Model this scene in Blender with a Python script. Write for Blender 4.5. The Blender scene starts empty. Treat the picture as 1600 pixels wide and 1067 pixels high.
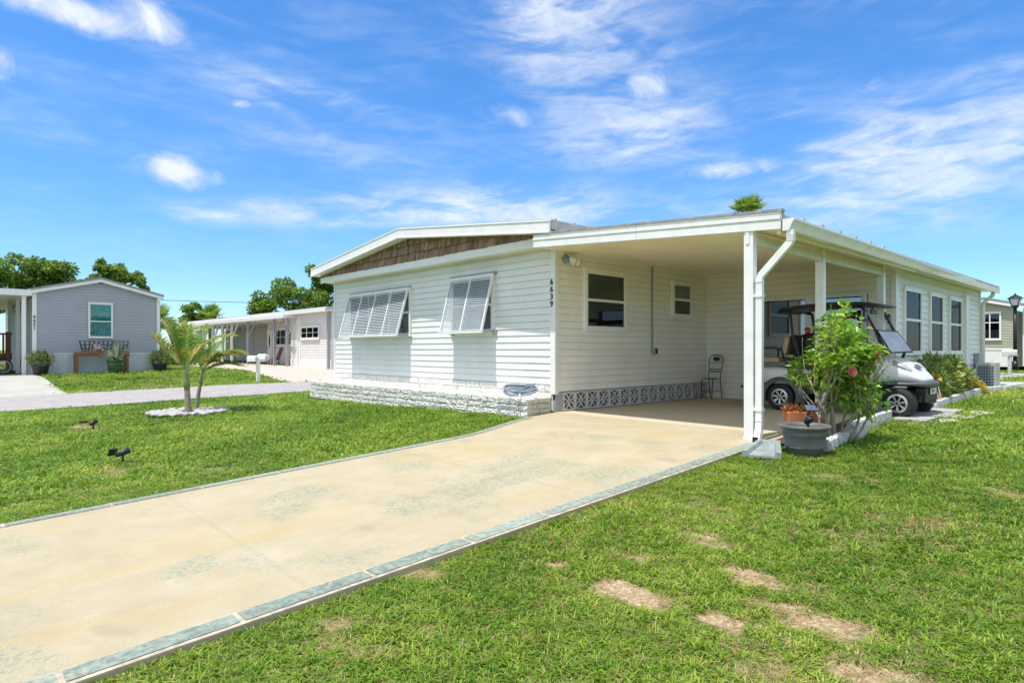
import bpy, math, random
import numpy as np
from mathutils import Vector, Matrix
R = math.radians
random.seed(7); rng = np.random.default_rng(7)
scene = bpy.context.scene
COL = scene.collection
# ------------------------------------------------------------------ helpers
def V(*a): return Vector(a)
class MB:
    def __init__(s): s.v = []; s.f = []
    def add(s, vs, fs):
        n = len(s.v); s.v += [tuple(p) for p in vs]; s.f += [tuple(i + n for i in f) for f in fs]; return s
    def quad(s, a, b, c, d): return s.add([a, b, c, d], [(0, 1, 2, 3)])
    def box(s, x0, x1, y0, y1, z0, z1):
        return s.add([(x0,y0,z0),(x1,y0,z0),(x1,y1,z0),(x0,y1,z0),(x0,y0,z1),(x1,y0,z1),(x1,y1,z1),(x0,y1,z1)],
                     [(0,3,2,1),(4,5,6,7),(0,1,5,4),(1,2,6,5),(2,3,7,6),(3,0,4,7)])
    def bar(s, p, q, w, h, up=(0,0,1)):
        p = Vector(p); q = Vector(q); d = (q-p).normalized(); u = Vector(up)
        if abs(d.dot(u)) > .98: u = Vector((1,0,0))
        a = d.cross(u).normalized(); b = a.cross(d).normalized()
        c = []
        for e in (p, q):
            for (i, j) in ((-1,-1),(1,-1),(1,1),(-1,1)): c.append(e + a*(i*w/2) + b*(j*h/2))
        return s.add(c, [(0,1,2,3),(7,6,5,4),(0,4,5,1),(1,5,6,2),(2,6,7,3),(3,7,4,0)])
    def prism(s, pts, vec):
        n = len(pts); vec = Vector(vec); a = [Vector(p) for p in pts]; b = [p + vec for p in a]
        return s.add(a + b, [tuple(range(n-1,-1,-1)), tuple(range(n,2*n))] + [(i,(i+1)%n,(i+1)%n+n,i+n) for i in range(n)])
    def tube(s, pts, r, n=8, cap=True):
        pts = [Vector(p) for p in pts]; m = len(pts)
        rs = r if isinstance(r, (list, tuple)) else [r]*m
        ref = None; vs = []
        for i, p in enumerate(pts):
            d = (pts[min(i+1,m-1)] - pts[max(i-1,0)])
            if d.length < 1e-9: d = Vector((0,0,1))
            d.normalize()
            if ref is None: ref = Vector((0,0,1)) if abs(d.z) < .9 else Vector((1,0,0))
            a = d.cross(ref).normalized(); b = a.cross(d).normalized(); ref = b
            for k in range(n):
                t = 2*math.pi*k/n; vs.append(p + (a*math.cos(t) + b*math.sin(t))*rs[i])
        fs = [(i*n+k, i*n+(k+1)%n, (i+1)*n+(k+1)%n, (i+1)*n+k) for i in range(m-1) for k in range(n)]
        if cap: fs += [tuple(range(n-1,-1,-1)), tuple(range((m-1)*n, m*n))]
        return s.add(vs, fs)
    def lathe(s, prof, c=(0,0,0), n=24, axis='z', closed=False):
        vs = []; m = len(prof)
        for (r, z) in prof:
            for k in range(n):
                t = 2*math.pi*k/n
                if axis == 'z': vs.append((c[0]+r*math.cos(t), c[1]+r*math.sin(t), c[2]+z))
                else: vs.append((c[0]+z, c[1]+r*math.cos(t), c[2]+r*math.sin(t)))
        fs = [(i*n+k, i*n+(k+1)%n, (i+1)*n+(k+1)%n, (i+1)*n+k) for i in range(m-1) for k in range(n)]
        if closed: fs += [((m-1)*n+k, (m-1)*n+(k+1)%n, (k+1)%n, k) for k in range(n)]
        return s.add(vs, fs)
    def build(s, name, mat, parent=None, smooth=False, bevel=0, loc=None, recalc=False):
        me = bpy.data.meshes.new(name)
        off = Vector((0,0,0)); p = parent
        while p is not None: off += p.location; p = p.parent
        o = bpy.data.objects.new(name, me)
        if parent is None:
            if loc is None:
                a = np.array(s.v); off = Vector((float(a[:,0].mean()), float(a[:,1].mean()), float(a[:,2].min())))
            else: off = Vector(loc)
            o.location = off
        me.from_pydata([(x-off.x, y-off.y, z-off.z) for x, y, z in s.v], [], s.f)
        if recalc:
            import bmesh
            bm = bmesh.new(); bm.from_mesh(me); bmesh.ops.recalc_face_normals(bm, faces=bm.faces); bm.to_mesh(me); bm.free()
        if smooth: me.polygons.foreach_set('use_smooth', [True]*len(me.polygons))
        me.materials.append(mat); me.update()
        if parent is not None: o.parent = parent
        if bevel:
            b = o.modifiers.new('bevel', 'BEVEL'); b.width = bevel; b.segments = 2; b.limit_method = 'ANGLE'; b.angle_limit = R(40)
        COL.objects.link(o); return o
def fastmesh(name, verts, faces, mat, parent=None, loc=(0,0,0), smooth=False):
    """verts (n,3) array, faces (m,k) int array, all with the same number of corners"""
    me = bpy.data.meshes.new(name); n, (m, k) = len(verts), faces.shape
    me.vertices.add(n); me.loops.add(m*k); me.polygons.add(m)
    off = Vector(loc)
    p = parent
    if parent is not None:
        off = Vector((0,0,0))
        while p is not None: off += p.location; p = p.parent
    me.vertices.foreach_set('co', (verts - np.array(off)).astype(np.float32).ravel())
    me.loops.foreach_set('vertex_index', faces.astype(np.int32).ravel())
    me.polygons.foreach_set('loop_start', np.arange(0, m*k, k, dtype=np.int32))
    if smooth: me.polygons.foreach_set('use_smooth', np.ones(m, dtype=bool))
    me.update(calc_edges=True); me.materials.append(mat)
    o = bpy.data.objects.new(name, me)
    if parent is not None: o.parent = parent
    else: o.location = off
    COL.objects.link(o); return o
def tag(o, label=None, cat=None, group=None, kind=None):
    if label: o['label'] = label
    if cat: o['category'] = cat
    if group: o['group'] = group
    if kind: o['kind'] = kind
    return o
def empty(name, loc, label, cat, group=None):
    o = bpy.data.objects.new(name, None); o.location = loc; o.empty_display_size = .2; COL.objects.link(o)
    return tag(o, label, cat, group)
def copy_tree(o, parent=None):
    c = o.copy(); COL.objects.link(c)
    if parent is not None: c.parent = parent
    for ch in list(o.children): copy_tree(ch, c)
    return c
def ss(a, b, t):
    t = np.clip((np.asarray(t, float)-a)/(b-a), 0, 1); return t*t*(3-2*t)
# ------------------------------------------------------------------ materials
def newmat(name):
    m = bpy.data.materials.new(name); m.use_nodes = True
    nt = m.node_tree; return m, nt, nt.nodes['Principled BSDF'], nt.nodes, nt.links
def c4(c): return (c[0], c[1], c[2], 1)
def noise(N, L, scale, detail=4, rough=.6, vec=None, dist=0):
    n = N.new('ShaderNodeTexNoise'); n.inputs['Scale'].default_value = scale; n.inputs['Detail'].default_value = detail
    n.inputs['Roughness'].default_value = rough; n.inputs['Distortion'].default_value = dist
    if vec is not None: L.new(vec, n.inputs['Vector'])
    return n
def ramp(N, L, fac, stops):
    r = N.new('ShaderNodeValToRGB'); e = r.color_ramp.elements
    while len(e) < len(stops): e.new(.5)
    for i, (p, c) in enumerate(stops): e[i].position = p; e[i].color = c4(c) if not isinstance(c, (int, float)) else (c, c, c, 1)
    L.new(fac, r.inputs[0]); return r
def mix(N, L, fac, a, b, mode='MIX'):
    m = N.new('ShaderNodeMix'); m.data_type = 'RGBA'; m.blend_type = mode
    def put(i, v):
        if hasattr(v, 'is_linked'): L.new(v, m.inputs[i])
        elif isinstance(v, (int, float)): m.inputs[i].default_value = v
        else: m.inputs[i].default_value = c4(v)
    put(0, fac); put(6, a); put(7, b); return m.outputs[2]
def math_(N, L, op, a, b=None, c=None):
    m = N.new('ShaderNodeMath'); m.operation = op
    for i, v in enumerate((a, b, c)):
        if v is None: continue
        if hasattr(v, 'is_linked'): L.new(v, m.inputs[i])
        else: m.inputs[i].default_value = v
    return m.outputs[0]
def mrange(N, L, v, a, b, c=0, d=1, smooth=True):
    m = N.new('ShaderNodeMapRange'); m.interpolation_type = 'SMOOTHSTEP' if smooth else 'LINEAR'
    L.new(v, m.inputs[0])
    for i, q in enumerate((a, b, c, d)): m.inputs[i+1].default_value = q
    return m.outputs[0]
def M(name, col, rough=.5, metal=0, var=.12, scale=6, bump=0, bscale=60, island=0, spec=.5, streak=0, hue=0):
    m, nt, B, N, L = newmat(name)
    tc = N.new('ShaderNodeTexCoord')
    vec = tc.outputs['Object']
    if streak:
        mp = N.new('ShaderNodeMapping'); mp.inputs['Scale'].default_value = (1, 1, streak); L.new(vec, mp.inputs[0]); vec = mp.outputs[0]
    n = noise(N, L, scale, 5, .65, vec)
    c = mix(N, L, mrange(N, L, n.outputs['Fac'], .3, .7), [x*(1-var) for x in col], [min(1, x*(1+var*.6)) for x in col])
    if island:
        g = N.new('ShaderNodeNewGeometry'); h = N.new('ShaderNodeHueSaturation')
        L.new(math_(N, L, 'MULTIPLY_ADD', g.outputs['Random Per Island'], 2*island, 1-island), h.inputs['Value'])
        if hue: L.new(math_(N, L, 'MULTIPLY_ADD', g.outputs['Random Per Island'], hue, .5-hue*.5), h.inputs['Hue'])
        L.new(c, h.inputs['Color']); c = h.outputs[0]
    L.new(c, B.inputs['Base Color'])
    B.inputs['Roughness'].default_value = rough; B.inputs['Metallic'].default_value = metal
    B.inputs['Specular IOR Level'].default_value = spec
    if bump:
        nb = noise(N, L, bscale, 4, .6, tc.outputs['Object']); b = N.new('ShaderNodeBump'); b.inputs['Strength'].default_value = bump
        b.inputs['Distance'].default_value = .02
        L.new(nb.outputs['Fac'], b.inputs['Height']); L.new(b.outputs[0], B.inputs['Normal'])
    return m
def leafmat(name, stops, rough=.45, trans=.35, spec=.4, objrand=False):
    """leaves: colour picked per leaf (island) from a ramp, part of the light goes through"""
    m, nt, B, N, L = newmat(name)
    g = N.new('ShaderNodeNewGeometry'); fac = g.outputs['Random Per Island']
    if objrand:
        oi = N.new('ShaderNodeObjectInfo')
        fac = math_(N, L, 'MULTIPLY_ADD', oi.outputs['Random'], .65, math_(N, L, 'MULTIPLY', fac, .35))
    r = ramp(N, L, fac, stops)
    L.new(r.outputs[0], B.inputs['Base Color']); B.inputs['Roughness'].default_value = rough; B.inputs['Specular IOR Level'].default_value = spec
    t = N.new('ShaderNodeBsdfTranslucent'); h = N.new('ShaderNodeHueSaturation'); h.inputs['Value'].default_value = 1.5; h.inputs['Hue'].default_value = .49
    L.new(r.outputs[0], h.inputs['Color']); L.new(h.outputs[0], t.inputs['Color'])
    mx = N.new('ShaderNodeMixShader'); mx.inputs[0].default_value = trans
    L.new(B.outputs[0], mx.inputs[1]); L.new(t.outputs[0], mx.inputs[2]); L.new(mx.outputs[0], N['Material Output'].inputs[0])
    return m
def glassmat(name, tint=(.5,.6,.6), refl=.3, clear=.6, graze=.45):
    """window pane: mirror-like coat over a see-through tinted sheet"""
    m, nt, B, N, L = newmat(name)
    gl = N.new('ShaderNodeBsdfGlossy'); gl.inputs['Roughness'].default_value = .015; gl.inputs['Color'].default_value = (.95,.97,1,1)
    tr = N.new('ShaderNodeBsdfTransparent'); tr.inputs['Color'].default_value = c4([x*clear for x in tint])
    lw = N.new('ShaderNodeLayerWeight'); lw.inputs[0].default_value = .25
    f = math_(N, L, 'MULTIPLY_ADD', lw.outputs['Facing'], graze, refl)
    mx = N.new('ShaderNodeMixShader'); L.new(f, mx.inputs[0]); L.new(tr.outputs[0], mx.inputs[1]); L.new(gl.outputs[0], mx.inputs[2])
    L.new(mx.outputs[0], N['Material Output'].inputs[0]); return m
def sidingmat(name, col, z0, course, rough=.42, lap_shade=.5, var=.06):
    """lapped vinyl with the shadow under every lap painted in as a thin dark line"""
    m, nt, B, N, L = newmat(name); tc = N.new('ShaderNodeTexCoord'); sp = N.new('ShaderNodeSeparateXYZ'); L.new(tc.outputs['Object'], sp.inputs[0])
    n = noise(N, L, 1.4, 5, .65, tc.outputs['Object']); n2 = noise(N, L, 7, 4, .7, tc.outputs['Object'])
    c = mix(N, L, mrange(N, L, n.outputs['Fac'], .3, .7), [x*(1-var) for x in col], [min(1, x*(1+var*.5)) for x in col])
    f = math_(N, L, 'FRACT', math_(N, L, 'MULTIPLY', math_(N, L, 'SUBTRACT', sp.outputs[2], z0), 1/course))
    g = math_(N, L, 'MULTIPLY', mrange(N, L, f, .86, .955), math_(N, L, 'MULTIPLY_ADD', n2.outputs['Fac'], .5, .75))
    c = mix(N, L, math_(N, L, 'MULTIPLY', g, lap_shade), c, [x*.30 for x in col])  # lap shadow put into the colour, broken up by noise
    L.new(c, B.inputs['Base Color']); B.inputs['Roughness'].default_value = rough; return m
white = sidingmat('white_vinyl', (.82,.805,.78), .101, .122, lap_shade=.38)
wtrim = M('white_trim', (.84,.815,.785), .35, var=.05, scale=3)
cream = M('cream_ceiling', (.92,.82,.62), .45, var=.07, scale=1.5)
carwall = sidingmat('white_vinyl_warm_shade', (.89,.84,.75), .101, .122, lap_shade=.36)  # same white vinyl, with the carport's warm shade mixed into its colour
metalw = M('white_aluminium', (.83,.815,.79), .3, var=.07, scale=5, spec=.6)
roofm = M('grey_membrane', (.45,.45,.45), .8, var=.2, scale=2)
shake = M('wood_shake', (.30,.19,.125), .85, var=.4, scale=14, streak=.08, island=.3, bump=.5, bscale=40)
dark = M('dark_interior', (.012,.014,.016), .9, var=.2)
blind = M('blind', (.24,.25,.19), .6, var=.1)
blindw = M('curtain', (.55,.55,.5), .8, var=.15, scale=3)
blackm = M('black_metal', (.012,.012,.013), .4, var=.2, spec=.5)
blackp = M('black_plastic', (.018,.018,.020), .45, var=.2)
rubber = M('rubber', (.02,.02,.021), .75, var=.25, bump=.2)
greym = M('grey_steel', (.33,.34,.36), .45, var=.15)
glass = glassmat('window_glass', (.78,.83,.80), .04, .9, .2)
glassd = glassmat('dark_glass', (.40,.50,.58), .06, .45, .09)
stone = M('white_split_stone', (.78,.755,.70), .9, var=.28, scale=30, island=.08, bump=.55, bscale=60)
stonec = M('cream_stone', (.62,.58,.48), .9, var=.2, scale=14, island=.1, bump=.4, bscale=45)
block = M('grey_breeze_block', (.66,.63,.59), .9, var=.15, scale=9, bump=.3)
soil = M('soil', (.085,.055,.035), .95, var=.5, scale=9, bump=.6)
bark = M('bark', (.24,.19,.14), .9, var=.4, scale=12, bump=.6, bscale=30)
# ------------------------------------------------------------------ camera, sun, sky
TH = math.atan2(1056, 975); FW = (math.cos(TH), math.sin(TH)); RT = (FW[1], -FW[0])
CAM = (-7.7988, -7.3627, 1.07)
cam = bpy.data.cameras.new('camera'); co = bpy.data.objects.new('camera', cam); COL.objects.link(co)
cam.sensor_width = 36; cam.lens = 975/1600*36; cam.shift_y = 12.5/1600; cam.clip_end = 3000; cam.clip_start = .05
co.location = CAM; co.rotation_euler = (R(90), 0, TH - R(90)); scene.camera = co
SUN_EL = R(71)
sl = bpy.data.lights.new('sun', 'SUN'); sl.energy = 3.15; sl.angle = R(.53); sl.color = (1, .965, .915)
so = bpy.data.objects.new('sun', sl); COL.objects.link(so); so.location = (-20, 0, 40)
sd = Vector((-math.cos(SUN_EL), .02, math.sin(SUN_EL))); so.rotation_euler = sd.to_track_quat('Z', 'Y').to_euler()
w = bpy.data.worlds.new('World'); scene.world = w; w.use_nodes = True
N, L = w.node_tree.nodes, w.node_tree.links
bg = N['Background']; bg.inputs[1].default_value = .15
sky = N.new('ShaderNodeTexSky'); sky.sky_type = 'NISHITA'; sky.sun_disc = False; sky.sun_elevation = SUN_EL; sky.sun_rotation = R(-90)
sky.air_density = 1.1; sky.dust_density = .1; sky.ozone_density = 3.0
tc = N.new('ShaderNodeTexCoord'); sep = N.new('ShaderNodeSeparateXYZ'); L.new(tc.outputs['Generated'], sep.inputs[0])
X, Y, Z = sep.outputs
side = math_(N, L, 'ADD', math_(N, L, 'MULTIPLY', X, RT[0]), math_(N, L, 'MULTIPLY', Y, RT[1]))
frnt = math_(N, L, 'ADD', math_(N, L, 'MULTIPLY', X, FW[0]), math_(N, L, 'MULTIPLY', Y, FW[1]))
AZ = math_(N, L, 'ARCTAN2', side, frnt); EL = math_(N, L, 'ARCSINE', Z)
def vecof(sx, sy, rot=0, o=0):
    c, s = math.cos(rot), math.sin(rot)
    a = math_(N, L, 'ADD', math_(N, L, 'MULTIPLY', AZ, c), math_(N, L, 'MULTIPLY', EL, s))
    b = math_(N, L, 'ADD', math_(N, L, 'MULTIPLY', AZ, -s), math_(N, L, 'MULTIPLY', EL, c))
    cb = N.new('ShaderNodeCombineXYZ'); L.new(math_(N, L, 'MULTIPLY', a, sx), cb.inputs[0]); L.new(math_(N, L, 'MULTIPLY', b, sy), cb.inputs[1]); cb.inputs[2].default_value = o
    return cb.outputs[0]
def cloud_patch(az, el, ra, re, k=1.0, tilt=0):
    """soft elliptical region of the sky (azimuth from the house's far corner, elevation, radii; degrees)"""
    da = math_(N, L, 'SUBTRACT', AZ, R(az)); de = math_(N, L, 'SUBTRACT', EL, R(el))
    c, s = math.cos(R(tilt)), math.sin(R(tilt))
    p = math_(N, L, 'ADD', math_(N, L, 'MULTIPLY', da, c), math_(N, L, 'MULTIPLY', de, s))
    q = math_(N, L, 'SUBTRACT', math_(N, L, 'MULTIPLY', de, c), math_(N, L, 'MULTIPLY', da, s))
    p = math_(N, L, 'DIVIDE', p, R(ra)); q = math_(N, L, 'DIVIDE', q, R(re))
    d = math_(N, L, 'ADD', math_(N, L, 'MULTIPLY', p, p), math_(N, L, 'MULTIPLY', q, q))
    return math_(N, L, 'MULTIPLY', math_(N, L, 'EXPONENT', math_(N, L, 'MULTIPLY', d, -1)), k)
def addall(l):
    r = l[0]
    for q in l[1:]: r = math_(N, L, 'ADD', r, q)
    return r
cirrus = addall([cloud_patch(*a) for a in [
    (6.5, 25.5, 11, 6.0, .80, -12), (12.0, 18.4, 9, 2.4, .75, 4), (4, 30, 8, 2.5, .6, 0), (31, 15.5, 13, 4.2, .85, 10), (36, 12, 9, 4.0, .6, 0), (33, 25, 9, 1.6, .25, 14),
    (-12, 12.4, 15, 1.6, .95, 4), (2, 12.4, 10, 1.9, .9, -3), (20, 10.5, 9, 1.8, .35, 0), (-27, 11.0, 4, .9, .45, 0),
    (-19, 21, 13, 2.0, .62, -9), (-17, 17.0, 13, 1.8, .42, -5), (-29, 15.5, 8, 1.2, .35, 0), (-30, 6.5, 10, 1.2, .25, 0), (-38, 17, 5, 5, .20, -30),
    (-70, 20, 25, 6, .6, 0), (80, 25, 30, 8, .6, 0), (140, 30, 40, 9, .6, 0), (-130, 25, 30, 7, .6, 0)]])
puffs = addall([cloud_patch(*a) for a in [
    (-28.0, 14.0, 3.0, 1.2, .8, -4), (-29.2, 14.5, 1.5, 1.1, .35, 0), (-36.5, 24.0, 4.5, 1.1, .95, -6), (-30.0, 24.8, 3.2, 1.2, .85, -25), (-33.0, 23.6, 2.5, .9, .5, 0), (12.5, 22.3, 2.8, 2.2, .62, -20), (8.5, 28.6, 4.5, 1.2, .55, 6), (0, 20.3, 3.2, 1.2, .48, -12), (19.5, 15.2, 4.5, .9, .66, 0),
    (-23.3, 19.8, 1.1, .45, .55, 0), (-39.5, 19.5, 1.2, 1.4, .6, 30), (30, 20.0, 2.5, .9, .4, 10)]])
n1 = noise(N, L, 1, 5, .55, vecof(4.5, 22, R(-6)), .6); n2 = noise(N, L, 1, 6, .58, vecof(12, 50, R(8), 3.3), .8); n3 = noise(N, L, 1, 8, .62, vecof(22, 30, R(-10), 7.7), .5)
fn = math_(N, L, 'ADD', math_(N, L, 'MULTIPLY', n1.outputs['Fac'], .65), math_(N, L, 'MULTIPLY', n2.outputs['Fac'], .35))
ci = math_(N, L, 'MULTIPLY', cirrus, mrange(N, L, fn, .34, .66, .22, 1.1))
cmask = mrange(N, L, ci, .03, 1.0, 0, .68)
pf = math_(N, L, 'ADD', puffs, math_(N, L, 'MULTIPLY', math_(N, L, 'SUBTRACT', n3.outputs['Fac'], .5), 0.9))
pmask = math_(N, L, 'MULTIPLY', mrange(N, L, pf, .12, 1.0, 0, .85), mrange(N, L, puffs, .02, .3))
base = math_(N, L, 'MULTIPLY', mrange(N, L, fn, .42, .75, 0, .16), mrange(N, L, EL, .05, .2))
# broken white cloud added out of view, behind and overhead, to fill the shade
nb_ = noise(N, L, 2.2, 6, .6, tc.outputs['Generated'], .6)
back = math_(N, L, 'MAXIMUM', mrange(N, L, math_(N, L, 'ABSOLUTE', AZ), R(56), R(85)), mrange(N, L, EL, R(44), R(60)))
back = math_(N, L, 'MULTIPLY', math_(N, L, 'MULTIPLY', back, mrange(N, L, EL, R(4), R(16))), mrange(N, L, nb_.outputs['Fac'], .36, .55, .35, .95))
dens = math_(N, L, 'MAXIMUM', math_(N, L, 'MAXIMUM', math_(N, L, 'MAXIMUM', cmask, pmask), base), back)
hs = N.new('ShaderNodeHueSaturation'); hs.inputs['Saturation'].default_value = 1.15; hs.inputs['Value'].default_value = 1.0; L.new(sky.outputs[0], hs.inputs['Color'])
tint = mix(N, L, mrange(N, L, EL, 0.0, .40, smooth=False), (.47, .62, .86), (.46, .71, .91))
SKYCOL = mix(N, L, 1.0, hs.outputs[0], tint, 'MULTIPLY')
ccol = mix(N, L, mrange(N, L, n3.outputs['Fac'], .35, .65), (3.5, 3.8, 4.3), (4.5, 4.65, 4.8))
L.new(mix(N, L, dens, SKYCOL, ccol), bg.inputs[0])
scene.view_settings.view_transform = 'Standard'; scene.view_settings.look = 'None'; scene.view_settings.exposure = 0.66; scene.view_settings.gamma = 1
scene.render.engine = 'CYCLES'
try:
    scene.cycles.use_denoising = True; scene.cycles.denoiser = 'OPENIMAGEDENOISE'
except Exception: pass
scene.cycles.max_bounces = 10; scene.cycles.diffuse_bounces = 7; scene.cycles.transparent_max_bounces = 12
# ------------------------------------------------------------------ ground
def zroad(x): return np.where(np.asarray(x) < 0, .02*np.asarray(x), 0) - .2
def zt(x, y):
    """height of the lawn / soil"""
    x = np.asarray(x, float); y = np.asarray(y, float)
    c = ss(0, 10, y)
    xm = np.maximum(x, -16.)
    z = np.where(x < 0, .058*xm*(1-.655*c), np.where(y < -3.6, .012*np.minimum(x, 40), 0)) - .2*c - .038
    far = .08 + .01*np.clip(x, -30, 10)
    z = z + (far - z)*ss(16.4, 22.5, y)
    return z
def zs(x): return np.where(np.asarray(x) < 0, .058*np.asarray(x), 0)      # concrete slab of drive and carport
def grid_lines(segs):
    out = []
    for a, b, n in segs: out += list(np.linspace(a, b, n, endpoint=False))
    out.append(segs[-1][1]); return np.array(out)
PATCH = [(-4.89,-5.14,.17,.42,1),(-4.86,-5.36,.13,.22,.75),(-4.2,-5.72,.2,.36,.8),(-4.2,-5.92,.1,.2,.5),(-4.84,-5.82,.16,.26,.85),(-4.86,-4.6,.1,.2,.7),(-1.3,-6.25,.2,.5,.5),(-5.5,-4.05,.12,.3,.6),
    (-3.85,-5.15,.2,.35,.55),(-4.55,-6.15,.2,.4,.65),(-4.85,-6.45,.2,.26,.8),(-5.1,-6.05,.2,.25,.5),(-6.25,-4.55,.2,.4,.5),(-1.6,-5.2,.2,.4,.42),(1.5,-5.9,.3,.5,.3),(-6.2,1.4,.25,.5,.6),(-5.4,.6,.35,.6,.5),
    (-5.8,1.3,.15,.4,.55),(-5.8,6.3,.35,.9,.6),(-4.45,-4.97,.12,.25,.5),(-.9,-4.75,.12,.2,.3),(2.6,-4.75,.5,.35,.5),(-2.6,-6.0,.3,.4,.35),(-3.2,-4.6,.2,.4,.35),(-4.5,5.3,.4,.9,.35),(-4.2,17.2,1.2,.5,.6),(-2,17.6,1.5,.5,.5)]
def bare(x, y):
    """how worn the lawn is, 0..1"""
    x = np.asarray(x, float); y = np.asarray(y, float); r = np.zeros_like(x)
    wob = .25*np.sin(9*x+2*np.sin(5*y)) + .25*np.sin(11*y+3*np.sin(7*x)) + .2*np.sin(23*x+17*y)+.18*np.sin(31*y-19*x+3*np.sin(13*x))
    for (px, py, rx, ry, k) in PATCH:
        d = ((x-px)/rx)**2 + ((y-py)/ry)**2
        r = np.maximum(r, k*np.clip(1.12-1.35*d-1.45*wob, 0, 1))
    return r
gx = grid_lines([(-900,-60,8),(-60,-14,20),(-14,-8,30),(-8,0,110),(0,12,60),(12,60,30),(60,900,8)])
gy = grid_lines([(-900,-60,8),(-60,-10,20),(-10,-3.4,90),(-3.4,9,90),(9,26,70),(26,60,14),(60,900,8)])
GX, GY = np.meshgrid(gx, gy, indexing='ij')
gv = np.stack([GX, GY, zt(GX, GY) - np.where((GX>-14)&(GX<5)&(GY>-3.85)&(GY<-.6), .09, 0) - np.where((GY>10.95)&(GY<16.05), .07, 0)], -1).reshape(-1, 3)
nx, ny = len(gx), len(gy)
ii, jj = np.meshgrid(np.arange(nx-1), np.arange(ny-1), indexing='ij'); a = (ii*ny+jj).ravel()
lawn_m, nt, B, N, L = newmat('lawn_ground')
at = N.new('ShaderNodeAttribute'); at.attribute_name = 'bare'
tc = N.new('ShaderNodeTexCoord'); nA = noise(N, L, 3, 6, .7, tc.outputs['Object']); nB = noise(N, L, 45, 5, .7, tc.outputs['Object']); nC = noise(N, L, .35, 4, .6, tc.outputs['Object'])
thatch = ramp(N, L, nB.outputs['Fac'], [(.3, (.04,.06,.014)), (.5, (.12,.165,.03)), (.72, (.30,.26,.10))]).outputs[0]
thatch = mix(N, L, mrange(N, L, nC.outputs['Fac'], .35, .7), thatch, mix(N, L, .5, thatch, (.14,.21,.04)))
sand = ramp(N, L, nB.outputs['Fac'], [(.3, (.27,.17,.085)), (.5, (.42,.31,.18)), (.66, (.60,.51,.37)), (.8, (.72,.66,.55))]).outputs[0]
bf = mrange(N, L, math_(N, L, 'ADD', at.outputs['Fac'], math_(N, L, 'MULTIPLY', math_(N, L, 'SUBTRACT', nA.outputs['Fac'], .5), 1.3)), .22, .80)
L.new(mix(N, L, bf, thatch, sand), B.inputs['Base Color']); B.inputs['Roughness'].default_value = .95; B.inputs['Specular IOR Level'].default_value = .1
bp = N.new('ShaderNodeBump'); bp.inputs['Strength'].default_value = .8; bp.inputs['Distance'].default_value = .02; L.new(nB.outputs['Fac'], bp.inputs['Height']); L.new(bp.outputs[0], B.inputs['Normal'])
lawn = fastmesh('lawn', gv, np.stack([a, a+ny, a+ny+1, a+1], -1), lawn_m, smooth=True)
tag(lawn, 'green lawn with worn sandy patches around the drive', 'lawn', kind='structure')
at_ = lawn.data.attributes.new('bare', 'FLOAT', 'POINT'); at_.data.foreach_set('value', bare(GX, GY).ravel().astype(np.float32))
def sheet(name, xs, yfun, zfun, mat, thick=0, n=10):
    """strip of ground along x: yfun(x) -> (y0, y1)"""
    m = MB(); k = n+1
    for x in xs:
        y0, y1 = yfun(x)
        for j in range(k):
            y = y0+(y1-y0)*j/n; m.v.append((x, y, float(zfun(x, y))))
    q = len(xs)
    m.f = [(i*k+j, (i+1)*k+j, (i+1)*k+j+1, i*k+j+1) for i in range(q-1) for j in range(n)]
    if thick:
        b = len(m.v); m.v += [(x, y, z-thick) for x, y, z in m.v]
        for i in range(q-1): m.f += [(i*k, b+i*k, b+(i+1)*k, (i+1)*k), (i*k+n, (i+1)*k+n, b+(i+1)*k+n, b+i*k+n)]
        for j in range(n): m.f += [(j, j+1, b+j+1, b+j), ((q-1)*k+j, b+(q-1)*k+j, b+(q-1)*k+j+1, (q-1)*k+j+1)]
    return m
# driveway + carport floor (one slab), with a painted green block border worn by cars
YR = -3.98
def yleft(x):
    if x >= -.65: return -.03 if x < .12 else -.01
    return -.46 + .43*float(ss(-2.5, -.65, x))
dm, nt, B, N, L = newmat('drive_concrete')
tc = N.new('ShaderNodeTexCoord'); sp = N.new('ShaderNodeSeparateXYZ'); L.new(tc.outputs['Object'], sp.inputs[0]); DX, DY, DZ = sp.outputs
mp = N.new('ShaderNodeMapping'); mp.inputs['Scale'].default_value = (.25, 1.6, 1); L.new(tc.outputs['Object'], mp.inputs[0])
nL = noise(N, L, 1.3, 5, .6, mp.outputs[0], .5); nM = noise(N, L, 2.2, 5, .65, tc.outputs['Object']); nF = noise(N, L, 90, 4, .75, tc.outputs['Object']); nG = noise(N, L, 26, 8, .85, tc.outputs['Object']); nP = noise(N, L, .9, 3, .5, tc.outputs['Object'])
c = ramp(N, L, nM.outputs['Fac'], [(.28, (.395,.335,.215)), (.55, (.445,.385,.262)), (.75, (.49,.43,.315))]).outputs[0]
c = mix(N, L, mrange(N, L, nL.outputs['Fac'], .50, .66, 0, .5), c, (.46,.365,.17))
c = mix(N, L, mrange(N, L, nF.outputs['Fac'], .30, .52, .55, 0), c, (.33,.25,.17))
wear = math_(N, L, 'MULTIPLY', mrange(N, L, nP.outputs['Fac'], .50, .60), mrange(N, L, nG.outputs['Fac'], .46, .58))
bk = N.new('ShaderNodeTexBrick'); bk.inputs['Scale'].default_value = 1; bk.inputs['Brick Width'].default_value = 1.5; bk.inputs['Row Height'].default_value = .62; bk.inputs['Mortar Size'].default_value = .13; bk.inputs['Mortar Smooth'].default_value = .6
L.new(tc.outputs['Object'], bk.inputs['Vector'])
wear = math_(N, L, 'MULTIPLY', wear, math_(N, L, 'SUBTRACT', 1, math_(N, L, 'MULTIPLY', bk.outputs['Fac'], .5)))
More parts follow.
